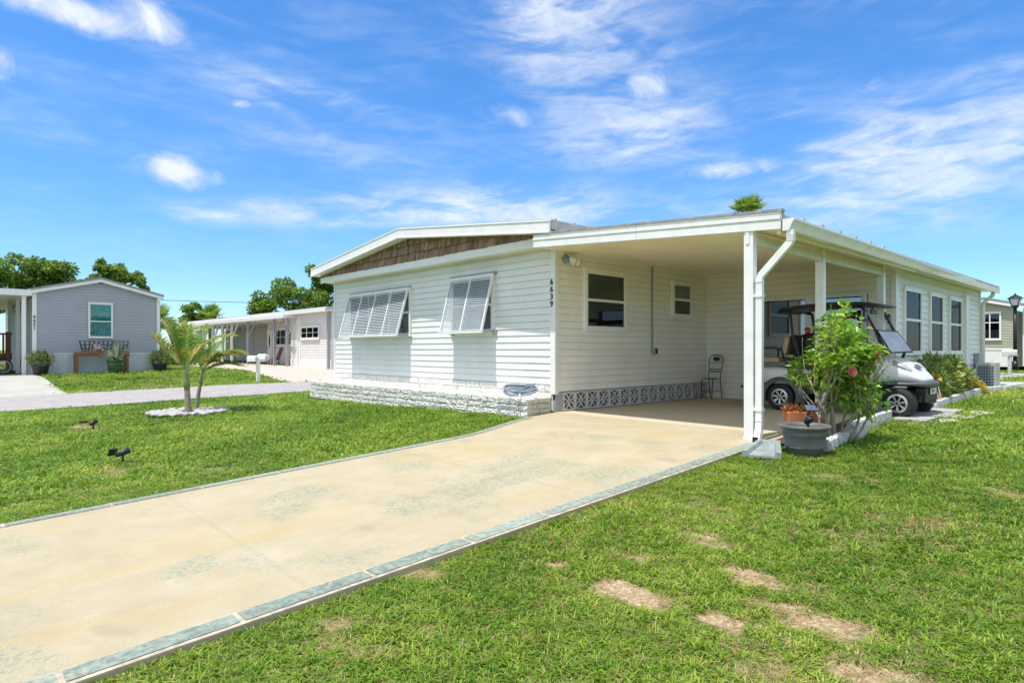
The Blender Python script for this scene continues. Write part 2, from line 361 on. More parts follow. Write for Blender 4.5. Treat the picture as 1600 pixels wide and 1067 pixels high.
wear = math_(N, L, 'MULTIPLY', wear, mrange(N, L, DX, -.6, -1.4))
c = mix(N, L, math_(N, L, 'MULTIPLY', wear, .95), c, (.22,.28,.21))
stain = noise(N, L, .7, 6, .7, tc.outputs['Object'], 1.0)
c = mix(N, L, mrange(N, L, stain.outputs['Fac'], .56, .75, 0, .3), c, (.40,.30,.18))
inside = mrange(N, L, DX, -.06, .02)
c = mix(N, L, math_(N, L, 'MULTIPLY', inside, .6), c, (.60,.52,.40))  # same slab, painted lighter under the roof to lift the carport's shade
jl = math_(N, L, 'ABSOLUTE', math_(N, L, 'ADD', DX, .02)); c = mix(N, L, mrange(N, L, jl, .012, .02, .5, 0), c, (.32,.25,.17))
nJ = noise(N, L, 3, 4, .7, tc.outputs['Object'])
for q in (3.55, 6.15, 8.7):
    jq = math_(N, L, 'ABSOLUTE', math_(N, L, 'ADD', math_(N, L, 'ADD', DX, q), math_(N, L, 'MULTIPLY', math_(N, L, 'SUBTRACT', nJ.outputs['Fac'], .5), .05)))
    c = mix(N, L, math_(N, L, 'MULTIPLY', mrange(N, L, jq, .006, .035, .3, 0), mrange(N, L, nG.outputs['Fac'], .42, .56)), c, (.24,.24,.18))
oil = noise(N, L, 1.6, 3, .5, tc.outputs['Object'], .3); c = mix(N, L, mrange(N, L, oil.outputs['Fac'], .64, .74, 0, .35), c, (.27,.22,.15))
L.new(c, B.inputs['Base Color']); B.inputs['Roughness'].default_value = .85; B.inputs['Specular IOR Level'].default_value = .25
bp = N.new('ShaderNodeBump'); bp.inputs['Strength'].default_value = .35; bp.inputs['Distance'].default_value = .01; L.new(nF.outputs['Fac'], bp.inputs['Height']); L.new(bp.outputs[0], B.inputs['Normal'])
xs = list(np.arange(-13, -3, .5)) + list(np.arange(-3, .3, .12)) + list(np.arange(.3, 5.2, .4)) + [4.97]
drive = sheet('driveway', xs, lambda x: (YR, yleft(x)), lambda x, y: zs(x), dm, .12).build('driveway', dm, loc=(0,0,0))
tag(drive, 'cream concrete driveway with worn green stencil marks running under the carport', 'driveway', kind='structure')
greenp = M('green_border_paint', (.235,.295,.24), .8, var=.4, scale=22, island=.16)
N, L = greenp.node_tree.nodes, greenp.node_tree.links; Bg = N['Principled BSDF']; old = Bg.inputs['Base Color'].links[0].from_socket
tcg = N.new('ShaderNodeTexCoord'); ng = noise(N, L, 28, 8, .8, tcg.outputs['Object']); ng2 = noise(N, L, 1.7, 3, .6, tcg.outputs['Object'])
L.new(mix(N, L, math_(N, L, 'MULTIPLY', mrange(N, L, ng.outputs['Fac'], .48, .62), mrange(N, L, ng2.outputs['Fac'], .3, .65, .15, .9)), old, (.42,.38,.28)), Bg.inputs['Base Color'])
groutp = M('pale_border_edge', (.46,.415,.32), .85, var=.3, scale=14)
g = MB(); e = MB()
def strip(mb, x0, x1, ya, yb, dz):
    n = max(1, int((x1-x0)/.25))
    for i in range(n):
        p, q = x0+(x1-x0)*i/n, x0+(x1-x0)*(i+1)/n
        mb.quad((p, ya(p), float(zs(p))+dz), (q, ya(q), float(zs(q))+dz), (q, yb(q), float(zs(q))+dz), (p, yb(p), float(zs(p))+dz))
x = -12.9; L_ = .79
while x < -.75:
    x1 = min(x+L_-.028, -.72)
    n0 = len(g.v)
    strip(g, x, x1, lambda t: YR+.035, lambda t: YR+.165, .008)
    strip(g, x, x1, lambda t: yleft(t)-.12, lambda t: yleft(t)-.015, .008)
    x += L_
strip(e, -12.95, -.68, lambda t: YR+.002, lambda t: YR+.185, .004)
strip(e, -12.95, -.68, lambda t: yleft(t)-.135, lambda t: yleft(t)-.002, .004)
# merge the strips so that each painted block is one island
gb = g.build('driveway_border', greenp, loc=(0,0,0)); tag(gb, 'green painted block border along both edges of the driveway', 'border', kind='structure')
import bmesh
bm = bmesh.new(); bm.from_mesh(gb.data); bmesh.ops.remove_doubles(bm, verts=bm.verts, dist=.0005); bm.to_mesh(gb.data); bm.free()
tag(e.build('driveway_edge', groutp, loc=(0,0,0)), 'pale grout edging of the green driveway border', 'edging', kind='structure')
# side street
rm = M('asphalt', (.37,.345,.325), .9, var=.18, scale=3, bump=.4, bscale=80)
road = sheet('road', list(np.arange(-60, 60, 1.)), lambda x: (10.8+.05*math.sin(x*1.7), 16.2+.05*math.sin(x*1.3)), lambda x, y: float(zroad(max(x,-16)))+.0, rm, .1, 6).build('road', rm, loc=(0,0,0))
tag(road, 'sun bleached grey asphalt side street', 'street', kind='structure')
padm = M('pale_concrete', (.43,.41,.37), .85, var=.1, scale=2, bump=.2)
pinkm = M('pink_concrete', (.52,.44,.37), .85, var=.12, scale=2, bump=.2)
def pad(name, poly, mat, label, lift=.03, zf=zt):
    m = MB(); (x00,y00),(x10,y10),(x11,y11),(x01,y01) = poly; n = 14
    for i in range(n+1):
        for j in range(n+1):
            u, v = i/n, j/n
            x = (x00*(1-u)+x10*u)*(1-v)+(x01*(1-u)+x11*u)*v; y = (y00*(1-u)+y10*u)*(1-v)+(y01*(1-u)+y11*u)*v
            m.v.append((x, y, float(zf(x, y))+lift))
    k = n+1; m.f = [(i*k+j, (i+1)*k+j, (i+1)*k+j+1, i*k+j+1) for i in range(n) for j in range(n)]
    return tag(m.build(name, mat, loc=(0,0,0)), label, 'pavement', kind='structure')
pad('concrete_pad', [(-11.5,16.25),(-4.75,16.25),(-4.95,25),(-11.5,25)], padm, 'pale concrete parking pad beside the grey house across the street')
pad('pink_driveway', [(2.4,16.25),(9.6,16.25),(6.3,21.05),(2.6,22.6)], pinkm, 'pinkish concrete driveway in front of the white house')
pad('pink_walk', [(2.6,22.6),(6.3,21.05),(7.9,44),(2.4,44)], pinkm, 'pinkish concrete floor under the carport of the white house')
pad('back_street', [(17.5,-60),(23.5,-60),(23.5,60),(17.5,60)], rm, 'grey asphalt street behind the lawn', .02)
pad('side_walk', [(11.9,-4.95),(14.2,-4.95),(14.2,3),(11.9,3)], padm, 'white concrete walk beside the far corner of the house', .04)
pad('far_drive', [(25.6,-9),(28.4,-9),(28.4,12),(25.6,12)], padm, 'white concrete pavement in front of the beige house', .03)
# ------------------------------------------------------------------ the house
def siding(mb, A, B_, n, z0, z1, course=.122, lim=None, lip=.015):
    """lapped vinyl: A, B_ = ends in plan, n = outward direction; lim(z) -> (s0, s1) trims each course"""
    A = Vector((A[0], A[1], 0)); d = Vector((B_[0], B_[1], 0)) - A; Ln = d.length; d.normalize(); n = Vector((n[0], n[1], 0))
    z = z0
    while z < z1 - 1e-4:
        zn = min(z+course, z1); a0, a1 = lim(z) if lim else (0, Ln); b0, b1 = lim(zn) if lim else (0, Ln)
        if b1 - b0 < .01: b0 = b1 = (a0+a1)/2
        def p(s, o, zz): return A + d*s + n*o + Vector((0, 0, zz))
        t = z + course*.52
        if lim or t >= zn:
            mb.quad(p(a0,lip,z), p(a1,lip,z), p(b1,.003,zn), p(b0,.003,zn))
        else:   # double lap: a shallow step half way up
            mb.quad(p(a0,lip,z), p(a1,lip,z), p(b1,lip*.55,t), p(b0,lip*.55,t)); mb.quad(p(a0,lip*.55,t), p(a1,lip*.55,t), p(b1,.003,zn), p(b0,.003,zn))
        mb.quad(p(a0,lip,z), p(a0,lip-.003,z+.0005), p(a1,lip-.003,z+.0005), p(a1,lip,z)); mb.quad(p(b0,.003,zn), p(b1,.003,zn), p(b1,.0,zn+.022), p(b0,.0,zn+.022)); mb.quad(p(a0,lip-.003,z+.0005), p(a0,.004,z+.03), p(a1,.004,z+.03), p(a1,lip-.003,z+.0005))
        z = zn
    return mb
house = empty('manufactured_home', (0,0,0), 'white vinyl sided manufactured home with brown shake gable and tilted shutters', 'house')
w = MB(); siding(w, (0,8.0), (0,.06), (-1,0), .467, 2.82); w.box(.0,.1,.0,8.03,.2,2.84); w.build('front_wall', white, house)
w = MB(); siding(w, (.08,0), (4.98,0), (0,-1), .345, 2.80); w.box(.1,5.0,.0,.1,.33,2.84)
siding(w, (4.98,-.02), (4.98,-1.2), (-1,0), -.021, 2.75); siding(w, (4.98,-1.2), (4.98,-3.32), (-1,0), 2.175, 2.72); siding(w, (4.98,-3.32), (4.98,-3.74), (-1,0), -.021, 2.6)
w.box(4.985,5.06,-1.2,-.0,0,2.76); w.box(4.985,5.06,-3.32,-1.2,2.10,2.72); w.box(4.985,5.06,-3.74,-3.32,0,2.6); w.box(6.2,6.25,-3.7,-.1,0,2.6)
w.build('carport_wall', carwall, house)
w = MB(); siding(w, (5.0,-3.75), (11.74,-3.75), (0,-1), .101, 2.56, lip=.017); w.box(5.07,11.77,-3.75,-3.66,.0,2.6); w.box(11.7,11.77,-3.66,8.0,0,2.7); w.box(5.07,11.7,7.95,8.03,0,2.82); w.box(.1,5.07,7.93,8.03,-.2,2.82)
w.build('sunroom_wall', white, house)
for bb in ((-.030,.06,-.032,.085,.30,2.80),(-.028,.03,7.96,8.045,.30,2.82),(4.955,5.0,-.045,.0,.02,2.75),(4.95,5.09,-3.79,-3.70,.0,2.56),(11.70,11.79,-3.785,-3.70,.05,2.6),(9.88,10.16,-3.86,-3.765,.1,2.34),(.06,4.95,-.024,0.,2.745,2.775)):
    MB().box(*bb).build('corner_trim' if bb[5]-bb[4] > .1 else 'cornice', wtrim, house, bevel=.006)
# brick plinth behind the planter
def stones(mb, A, d, n, Ln, z0, rows, rh, bw, dep, rough=.02, seed=1):
    rg = random.Random(seed); A = Vector(A); d = Vector(d); n = Vector(n)
    for r in range(rows):
        s = 0.
        while s < Ln-.01:
            Lb = min(bw*rg.uniform(.75,1.3), Ln-s)
            if Ln-s-Lb < .08: Lb = Ln-s
            k = max(2, int(Lb/.028)); h = 4; g = .0065
            base = len(mb.v); of = rg.uniform(-.006,.008)
            for j in range(h+1):
                for i in range(k+1):
                    e = (i in (0,k)) or (j in (0,h)); o = (rg.uniform(0,.75)*rough if e else rg.uniform(.1,1)*rough) + of
                    p = A + d*(s+g+(Lb-2*g)*i/k) + Vector((0,0,z0+r*rh+g+(rh-2*g)*j/h)) + n*o; mb.v.append(tuple(p))
            for j in range(h):
                for i in range(k): q = base+j*(k+1)+i; mb.f.append((q,q+1,q+k+2,q+k+1))
            b = len(mb.v); c0 = [base, base+k, base+h*(k+1)+k, base+h*(k+1)]
            for q in c0: mb.v.append(tuple(Vector(mb.v[q]) - n*dep))
            for i in range(4): mb.f.append((c0[i], c0[(i+1)%4], b+(i+1)%4, b+i))
            s += Lb
    return mb
m = MB(); stones(m, (-.02,8.03,0), (0,-1,0), (-1,0,0), 7.98, .22, 2, .115, .42, .05, .010, 5); m.box(-.012,.05,.04,8.0,.0,.45)
m.build('foundation_wall', stone, house)
# breeze block skirt under the carport wall
m = MB(); nb = 15; bw = 4.78/nb
for i in range(nb):
    x0 = .18+bw*i; x1 = x0+bw-.004; z0, z1 = .012, .322; y0, y1 = -.035, .02
    f = .020
    m.box(x0,x1,y0,y1,z0,z0+f); m.box(x0,x1,y0,y1,z1-f,z1); m.box(x0,x0+f,y0,y1,z0+f,z1-f); m.box(x1-f,x1,y0,y1,z0+f,z1-f)
    a, b, c_, d_ = x0+f*.6, x1-f*.6, z0+f*.6, z1-f*.6; cx, cz = (a+b)/2, (c_+d_)/2
    for (p, q) in (((a,c_),(b,d_)), ((a,d_),(b,c_))):
        for sgn in (1,-1):
            pts = []
            for k in range(9):
                tt = k/8; x = p[0]+(q[0]-p[0])*tt; z = p[1]+(q[1]-p[1])*tt
                nx_, nz_ = -(q[1]-p[1]), q[0]-p[0]; ln = math.hypot(nx_,nz_); o = sgn*.042*abs(math.sin(2*math.pi*tt))
                pts.append((x+nx_/ln*o, -.010, z+nz_/ln*o))
            for k in range(8): m.bar(pts[k], pts[k+1], .017, .036, (0,1,0))
m.build('breeze_block_skirt', block, house)
m = MB(); m.box(.18,4.96,.021,.06,.0,.335); m.build('skirt_backing', dark, house)
m = MB(); m.box(.15,4.97,-.03,.02,.326,.340); m.box(.0,.175,-.02,.05,.0,.33); m.build('skirt_flashing', greym, house)
# gable: soffit, frieze, shakes, rake
m = MB(); m.box(-.32,0.02,-.06,8.17,2.825,2.845); m.box(-.335,-.315,-.06,8.18,2.805,2.955); m.build('frieze_board', wtrim, house, bevel=.004)
PK = 4.04
def rakez(y): return 3.445 - .1115*abs(y-PK)
m = MB(); rg = random.Random(3); rows = [(2.945,3.125),(3.125,3.305),(3.305,3.47)]
for r, (za, zb) in enumerate(rows):
    y = -.35
    while y < 8.2:
        wd = rg.uniform(.04,.12); y1 = min(y+wd, 8.2); th = rg.uniform(.026,.046) + .004*(2-r)
        top = min(zb+.01, max(rakez(y), rakez(y1))+.02)
        if top > za+.012: 
            zb0 = za + rg.uniform(-.006,.010) + (0.004 if r==0 else 0)
            m.add([(-.30-th,y+.002,zb0),(-.30-th,y1-.002,zb0),(-.30-th*.15,y1-.002,top),(-.30-th*.15,y+.002,top),(-.28,y+.002,zb0),(-.28,y1-.002,zb0),(-.28,y1-.002,top),(-.28,y+.002,top)],
                  [(0,3,2,1),(0,1,5,4),(1,2,6,5),(3,0,4,7)])
        y = y1
m.build('shake_gable', shake, house)
m = MB()
def slope_box(mb, x0, x1, ya, yb, f0, f1):
    """box between x0 and x1 whose bottom / top follow f0(y), f1(y)"""
    mb.add([(x0,ya,f0(ya)),(x1,ya,f0(ya)),(x1,yb,f0(yb)),(x0,yb,f0(yb)),(x0,ya,f1(ya)),(x1,ya,f1(ya)),(x1,yb,f1(yb)),(x0,yb,f1(yb))],
           [(0,3,2,1),(4,5,6,7),(0,1,5,4),(1,2,6,5),(2,3,7,6),(3,0,4,7)])
for ya, yb in ((-.42,1.4),(1.403,4.038),(4.042,6.2),(6.203,8.24)):
    slope_box(m, -.58,-.545, ya, yb, rakez, lambda y: rakez(y)+.172)
    slope_box(m, -.592,-.5, ya, yb, lambda y: rakez(y)+.172, lambda y: rakez(y)+.198)
    slope_box(m, -.590,-.545, ya, yb, lambda y: rakez(y)-.012, lambda y: rakez(y)+.018)
m.build('rake_fascia', wtrim, house, bevel=.004)
m = MB()
for ya, yb in ((-.42,PK),(PK,8.24)): slope_box(m, -.544, -.28, ya, yb, lambda y: rakez(y)+.005, lambda y: rakez(y)+.03)
m.build('rake_soffit', wtrim, house)
m = MB()
for ya, yb in ((-.42,PK),(PK,8.24)):
    slope_box(m, -.53, 12.1, ya, yb, lambda y: rakez(y)+.06, lambda y: rakez(y)+.21)
for k in range(28): slope_box(m, -.45+k*.45, -.41+k*.45, -.435, 1.0, lambda y: rakez(y)+.05, lambda y: rakez(y)+.235)
m.build('roof', roofm, house)
# windows: frame > pane, blind, backing
def window(parent, axis, a0, a1, z0, z1, plane, out, split=.5, fw=.055, bl=None, blm=blind, glassm=glass, cols=1, split2=None, fm=None, slat=.028, rows=1):
    """axis 'x' : runs along x on plane y=plane; 'y': runs along y on plane x=plane; out = outward sign"""
    def bx(mb, s0, s1, zz0, zz1, o0, o1):
        lo, hi = sorted((plane+out*o0, plane+out*o1))
        if axis == 'x': mb.box(s0, s1, lo, hi, zz0, zz1)
        else: mb.box(lo, hi, s0, s1, zz0, zz1)
    zm = z0 + (z1-z0)*split
    f = MB()
    bx(f, a0,a1,z0,z0+fw,.0,.060); bx(f, a0,a1,z1-fw,z1,.0,.060); bx(f, a0,a0+fw,z0+fw,z1-fw,.0,.058); bx(f, a1-fw,a1,z0+fw,z1-fw,.0,.058)
    if split: bx(f, a0+fw,a1-fw,zm-.024,zm+.024,.004,.052)
    for c in range(1, cols):
        s = a0+(a1-a0)*c/cols; bx(f, s-.025,s+.025,z0+fw,z1-fw,.006,.050)
    for r in range(1, rows):
        s = z0+(z1-z0)*r/rows; bx(f, a0+fw,a1-fw,s-.012,s+.012,.006,.046)
    bx(f, a0-.02,a1+.02,z1-.004,z1+.022,.0,.075); bx(f, a0-.015,a1+.015,z0-.02,z0+.002,.0,.07)
    fo = f.build('window', fm or wtrim, parent, bevel=.003)
    g = MB(); bx(g, a0+fw-.002,a1-fw+.002,z0+fw-.002,z1-fw+.002,.030,.034); g.build('pane', glassm, fo)
    g = MB(); bx(g, a0+fw-.01,a1-fw+.01,z0+fw-.01,z1-fw+.01,.0165,.020); g.build('backing', dark, fo)
    if bl:
        g = MB(); b0 = z0+(z1-z0)*bl[0]+.01; b1 = z0+(z1-z0)*bl[1]-fw
        if blm is blind:
            z = b0
            while z < b1: bx(g, a0+fw,a1-fw,z,z+slat*.62,.022,.0245); z += slat
            for q in (.33,.72): s = a0+(a1-a0)*q; bx(g, s,s+.012,b0,b1,.0245,.026)
        else:
            k = 14
            for i in range(k):
                s0 = a0+fw+(a1-a0-2*fw)*i/k; s1 = a0+fw+(a1-a0-2*fw)*(i+1)/k
                bx(g, s0,s1-.004,b0,b1,.022,.0245+.004*(i%2))
        g.build('blind', blm, fo)
    return fo
window(house, 'x', .735,1.965,1.42,2.515,0,-1, .5, .075, (.5,1))
window(house, 'x', 3.53,4.30,1.75,2.50,0,-1, .5, .075, (.5,1), blindw)
for a0, a1 in ((5.41,6.52),(7.12,8.12),(8.66,9.75)):
    window(house, 'x', a0,a1,.98,2.23,-3.75,-1, .52, .065, (0.0,.52), M('sunroom_curtain',(.30,.34,.33),.8,var=.2,scale=3), glassd)
# window strips behind the tilted shutters
window(house, 'y', 4.36,7.12,1.38,2.42,0,-1, .5, .06, None, cols=3)
window(house, 'y', 1.56,2.86,1.40,2.46,0,-1, .5, .06, None)
# sliding glass door at the back of the carport
f = MB(); y0, y1, zt_ = -3.30, -1.2, 2.12
f.box(4.94,5.02,y0,y0+.05,.02,zt_); f.box(4.94,5.02,y1-.05,y1,.02,zt_); f.box(4.94,5.02,y0+.05,y1-.05,zt_-.05,zt_); f.box(4.94,5.02,y0+.05,y1-.05,.02,.06)
f.box(4.95,4.99,-2.31,-2.22,.06,zt_-.05)
for a in (y0+.05, -2.31-.05+.0, -2.22, y1-.1): f.box(4.96,4.985,a,a+.05,.06,zt_-.05)
fo = f.build('sliding_door', metalw, house, bevel=.003)
MB().box(4.968,4.974,y0+.1,y1-.1,.08,zt_-.07).build('pane', glassmat('door_glass',(.35,.4,.42),.22,.5), fo)
MB().box(5.03,5.05,y0+.02,y1-.02,.02,2.125).build('backing', dark, fo)
# tilted louvred shutters
def shutter(y0, y1, ztop, zbot, outb, panels, slats):
    root = MB(); root.box(-.055,-.012,y0-.03,y1+.03,ztop-.01,ztop+.05)
    fr = root.build('shutter', greym, house)
    def pt(y, t, o=0):  # t 0 top .. 1 bottom of the leaf
        p = Vector((-.06 - (outb-.06)*t, y, ztop - (ztop-zbot)*t)); nrm = Vector((-(ztop-zbot), 0, (outb-.06))).normalized()
        return p + nrm*o
    m = MB(); wv = .045
    m.bar(pt(y0+.02,0), pt(y0+.02,1), .04,.035,(0,1,0)); m.bar(pt(y1-.02,0), pt(y1-.02,1), .04,.035,(0,1,0))
    m.bar(pt(y0,.015), pt(y1,.015), .04,.05); m.bar(pt(y0-.01,.985), pt(y1+.01,.985), .05,.055)
    for i in range(1, panels):
        y = y0+(y1-y0)*i/panels; m.bar(pt(y,.03), pt(y,.97), .035,.034,(0,1,0))
    m.build('shutter_frame', metalw, fr)
    s = MB()
    for j in range(slats):
        t = .045+.91*(j+.5)/slats; hh = (ztop-zbot)/slats*.50
        for i in range(panels):
            ya, yb = y0+(y1-y0)*i/panels+.022, y0+(y1-y0)*(i+1)/panels-.022; a, b = pt(ya,t), pt(yb,t); u = Vector((-.022,0,-hh*.5)); th = Vector((-.003,0,.002))
            s.add([a-u, b-u, b+u, a+u, a-u+th*2, b-u+th*2, b+u+th*2, a+u+th*2], [(0,1,2,3),(7,6,5,4),(0,4,5,1),(2,6,7,3)])
    s.build('louvres', M('louvre_white', (.70,.74,.78), .4, var=.05), fr)
    for y, ya, yb in ((y0+.03,y0-.05,y0+.06), (y1-.03,y1-.06,y1+.05)):
        b = MB(); b.bar((-.03,y,zbot+.03), pt(y,.97,-.02), .02,.02); b.box(-.05,-.0,ya,yb,zbot-.03,zbot+.05); b.build('shutter_arm', greym, fr)
shutter(4.42,7.10,2.44,1.375,.36,4,26); shutter(1.53,2.86,2.50,1.39,.35,2,26)
def text_mesh(body, size, depth=.004):
    cu = bpy.data.curves.new('txt','FONT'); cu.body = body; cu.size = size; cu.extrude = depth; cu.align_x = 'CENTER'; cu.space_line = .92; cu.offset = size*.018
    o = bpy.data.objects.new('txt', cu); COL.objects.link(o); dg = bpy.context.evaluated_depsgraph_get(); me = bpy.data.meshes.new_from_object(o.evaluated_get(dg))
    bpy.data.objects.remove(o); return me
def house_number(body, size, parent, loc, rotz, mat):
    me = text_mesh(body, size); me.materials.clear(); me.materials.append(mat); me.name = 'house_number'
    o = bpy.data.objects.new('house_number', me); o.parent = parent; o.location = Vector(loc)-parent.location; o.rotation_euler = (R(90),0,rotz); COL.objects.link(o); return o
house_number('6\n6\n3\n9', .138, house, (-.0365,.045,2.185), R(-90), blackm)
# ------------------------------------------------------------------ carport
carport = empty('carport', (2.2,-2.0,0), 'white aluminium carport with a cream ribbed ceiling, three posts and a rain gutter', 'carport')
def cz(y): return 2.765 + .0665*y          # underside, y negative outwards
m = MB(); x = -.52
while x < 4.96:
    x1 = min(x+.152, 4.975)
    m.add([(x,-.01,cz(-.01)),(x+.115,-.01,cz(-.01)),(x+.115,-4.13,cz(-4.13)),(x,-4.13,cz(-4.13))],[(0,1,2,3)])
    m.add([(x+.115,-.01,cz(-.01)),(x+.118,-.01,cz(-.01)+.022),(x+.118,-4.13,cz(-4.13)+.022),(x+.115,-4.13,cz(-4.13))],[(0,1,2,3)])
    m.add([(x+.118,-.01,cz(-.01)+.022),(x1,-.01,cz(-.01)),(x1,-4.13,cz(-4.13)),(x+.118,-4.13,cz(-4.13)+.022)],[(0,1,2,3)])
    x = x1
m.build('ceiling', cream, carport)
m = MB(); slope_box(m, -.50, 12.0, -.02, -4.12, lambda y: cz(y)+.05, lambda y: cz(y)+.17)
for k in range(7): slope_box(m, -.52+k*.6, -.46+k*.6, -.1, -4.14, lambda y: cz(y)+.16, lambda y: cz(y)+.205)
m.build('roof_panel', roofm, carport)
m = MB()
for ya, yb in ((-.04,-2.1),(-2.103,-4.14)):
    slope_box(m, -.562,-.525, ya, yb, lambda y: cz(y)-.015, lambda y: cz(y)+.085)
    slope_box(m, -.553,-.525, ya, yb, lambda y: cz(y)+.085, lambda y: cz(y)+.10)
    slope_box(m, -.572,-.525, ya, yb, lambda y: cz(y)+.10, lambda y: cz(y)+.145)
    slope_box(m, -.555,-.525, ya, yb, lambda y: cz(y)+.145, lambda y: cz(y)+.165)
    slope_box(m, -.566,-.50, ya, yb, lambda y: cz(y)+.165, lambda y: cz(y)+.19)
m.build('fascia', metalw, carport, bevel=.003)
m = MB(); slope_box(m, -.575,-.49,-.06,-4.16, lambda y: cz(y)+.191, lambda y: cz(y)+.222); m.build('roof_edge', M('weathered_roof_edge', (.32,.31,.31), .8, var=.3, scale=12), carport)
for (x, ya, yb, zb) in ((-.50,-3.80,-3.68,-.035),(1.60,-3.815,-3.70,0),(4.22,-3.815,-3.70,0)):
    m = MB(); m.box(x-.045,x+.055,ya,yb,zb,cz(-3.75)-.005)
    m.box(x-.052,x+.062,ya-.006,yb+.006,zb+.002,zb+.05)
    if x < 0: m.box(x-.056,x-.045,yb-.075,yb-.03,cz(-3.75)-.17,cz(-3.75)-.02)
    m.build('post', metalw, carport, bevel=.006)
m = MB(); m.box(-.44,1.55,-3.80,-3.72,2.34,2.475); m.box(1.66,4.17,-3.80,-3.72,2.34,2.475); m.build('beam', M('beam_aluminium',(.70,.69,.63),.4), carport, bevel=.004)
m = MB(); m.box(-.5,11.9,-4.15,-4.135,2.475,2.60); m.box(-.5,4.9,-4.11,-4.07,2.43,2.487); m.build('eave_fascia', cream, carport)
def gutter(mb, x0, y0, x1, y1, zb0, zb1, h):
    prof = [(0,h),(0,0),(-.075,0),(-.085,.02),(-.10,.06),(-.125,h-.03),(-.135,h-.025),(-.135,h),(-.122,h),(-.115,h-.02),(-.088,.055),(-.07,.012),(-.012,.012),(-.012,h)]
    a = [(x0, y0+p, zb0+q) for p, q in prof]; b = [(x1, y1+p, zb1+q) for p, q in prof]; k = len(prof)
    mb.add(a+b, [(i,(i+1)%k,(i+1)%k+k,i+k) for i in range(k)])
    for (X_, Yb, Zb) in ((x0,y0,zb0),(x1,y1,zb1)): mb.add([(X_, Yb+p, Zb+q) for p, q in prof[:8]], [tuple(range(8))])
m = MB(); gutter(m, -.545,-4.155,4.9,-4.10,2.452,2.462,.135); m.build('gutter', metalw, carport, recalc=True)
m = MB(); gutter(m, 4.885,-4.095,12.05,-3.92,2.462,2.54,.125); slope_box(m, 4.95, 12.0, -3.77, -4.0, lambda y: 2.545, lambda y: 2.56); m.build('gutter', metalw, carport, recalc=True)
# downspout at the front post: elbow, slanted run, vertical run, kicked-out foot
m = MB(); pth = [(-.50,-4.235,2.46),(-.50,-4.235,2.335),(-.50,-4.215,2.305),(-.50,-3.885,1.965),(-.50,-3.862,1.92),(-.50,-3.857,.20),(-.52,-3.862,.10),(-.60,-3.875,-.02)]
def rect_tube(mb, pts, wx, wy):
    rings = []
    for i, p in enumerate(pts):
        p = Vector(p); d = (Vector(pts[min(i+1,len(pts)-1)]) - Vector(pts[max(i-1,0)])).normalized()
        a = Vector((1,0,0)); a = (a - d*a.dot(d)).normalized(); b = d.cross(a).normalized()
        rings.append([p+a*wx/2+b*wy/2, p+a*wx/2-b*wy/2, p-a*wx/2-b*wy/2, p-a*wx/2+b*wy/2])
    vs = [q for r in rings for q in r]; mb.add(vs, [(i*4+k, i*4+(k+1)%4, (i+1)*4+(k+1)%4, (i+1)*4+k) for i in range(len(pts)-1) for k in range(4)])
rect_tube(m, pth, .06, .078)
for p, q in ((pth[0],pth[1]),): pass
for z in (2.40,2.37,2.34,1.88,.21): 
    y = -4.235 if z > 2.33 else -3.858; z = z if (z > 2.33 or z < 1.9) else 1.88; m.box(-.537,-.463,y-.043,y+.043,z,z+.008)
for z in (1.70,.33): m.box(-.540,-.457,-3.904,-3.79,z,z+.03)
ds = m.build('downspout', metalw, carport, recalc=True)
MB().box(-.648,-.640,-3.908,-3.842,-.045,.03).build('spout_opening', dark, ds)
m = MB(); m.tube([(11.72,-4.05,2.52),(11.72,-4.03,2.42),(11.74,-3.92,2.32),(11.76,-3.84,2.26),(11.76,-3.83,2.1),(11.76,-3.83,.12)], .045, 8); m.build('downspout', metalw, carport, smooth=True)
# ------------------------------------------------------------------ fittings
pl = empty('stone_planter', (-.3,4.1,-.1), 'low white split stone planter along the front wall', 'planter')
m = MB(); 
rg = random.Random(9)
def zl(y): return -.03-.155*float(ss(0,9,y))
stones(m, (-.60,8.2,0), (0,-1,0), (-1,0,0), 8.15, -.17, 4, .105, .40, .12, .024, 2)
m.build('front_stones', stone, pl)
m = MB(); stones(m, (-.60,.05,0), (1,-.04,0), (0,-1,0), .52, -.10, 4, .088, .26, .1, .006, 4); m.build('end_stones', stonec, pl)
m = MB(); m.box(-.56,-.03,.07,8.15,-.2,.215); m.box(-.60,-.47,.0,8.2,.215,.250); m.box(-.62,-.03,8.1,8.24,.15,.245); m.box(-.47,-.03,.08,8.1,.20,.238)
m.build('top_slab', M('white_planter_top', (.72,.71,.68), .9, var=.2, scale=8, bump=.5), pl, bevel=.01)
fl = empty('floodlight', (.26,-.03,2.62), 'twin white floodlight with a blue round base high on the carport wall', 'floodlight')
m = MB(); m.lathe([(0,0),(.075,0),(.075,.03),(.05,.045),(0,.05)], (0,0,0), 16); 
for i, v_ in enumerate(m.v): m.v[i] = (.24+v_[0], -.02-v_[2], 2.64+v_[1])
m.build('base', M('blue_grey_base',(.20,.33,.42),.5), fl, smooth=True)
for (cx_, dy, dz) in ((.30,-.10,.0),(.40,-.11,-.03)):
    m = MB(); m.tube([(cx_,-.06,2.64+dz),(cx_+.01,-.10,2.64+dz),(cx_+.03,-.19,2.60+dz)], [.028,.05,.058], 12); m.build('lamp_head', wtrim, fl, smooth=True)
m = MB(); m.tube([(.34,-.06,2.60),(.36,-.12,2.55)], [.03,.036], 10); m.build('sensor', wtrim, fl, smooth=True)
cd = empty('electrical_outlet', (2.84,-.03,1.03), 'grey conduit dropping from the ceiling to an outlet box on the carport wall', 'outlet')
MB().tube([(2.82,-.035,2.745),(2.82,-.035,1.10)], .017, 8).build('conduit', greym, cd, smooth=True)
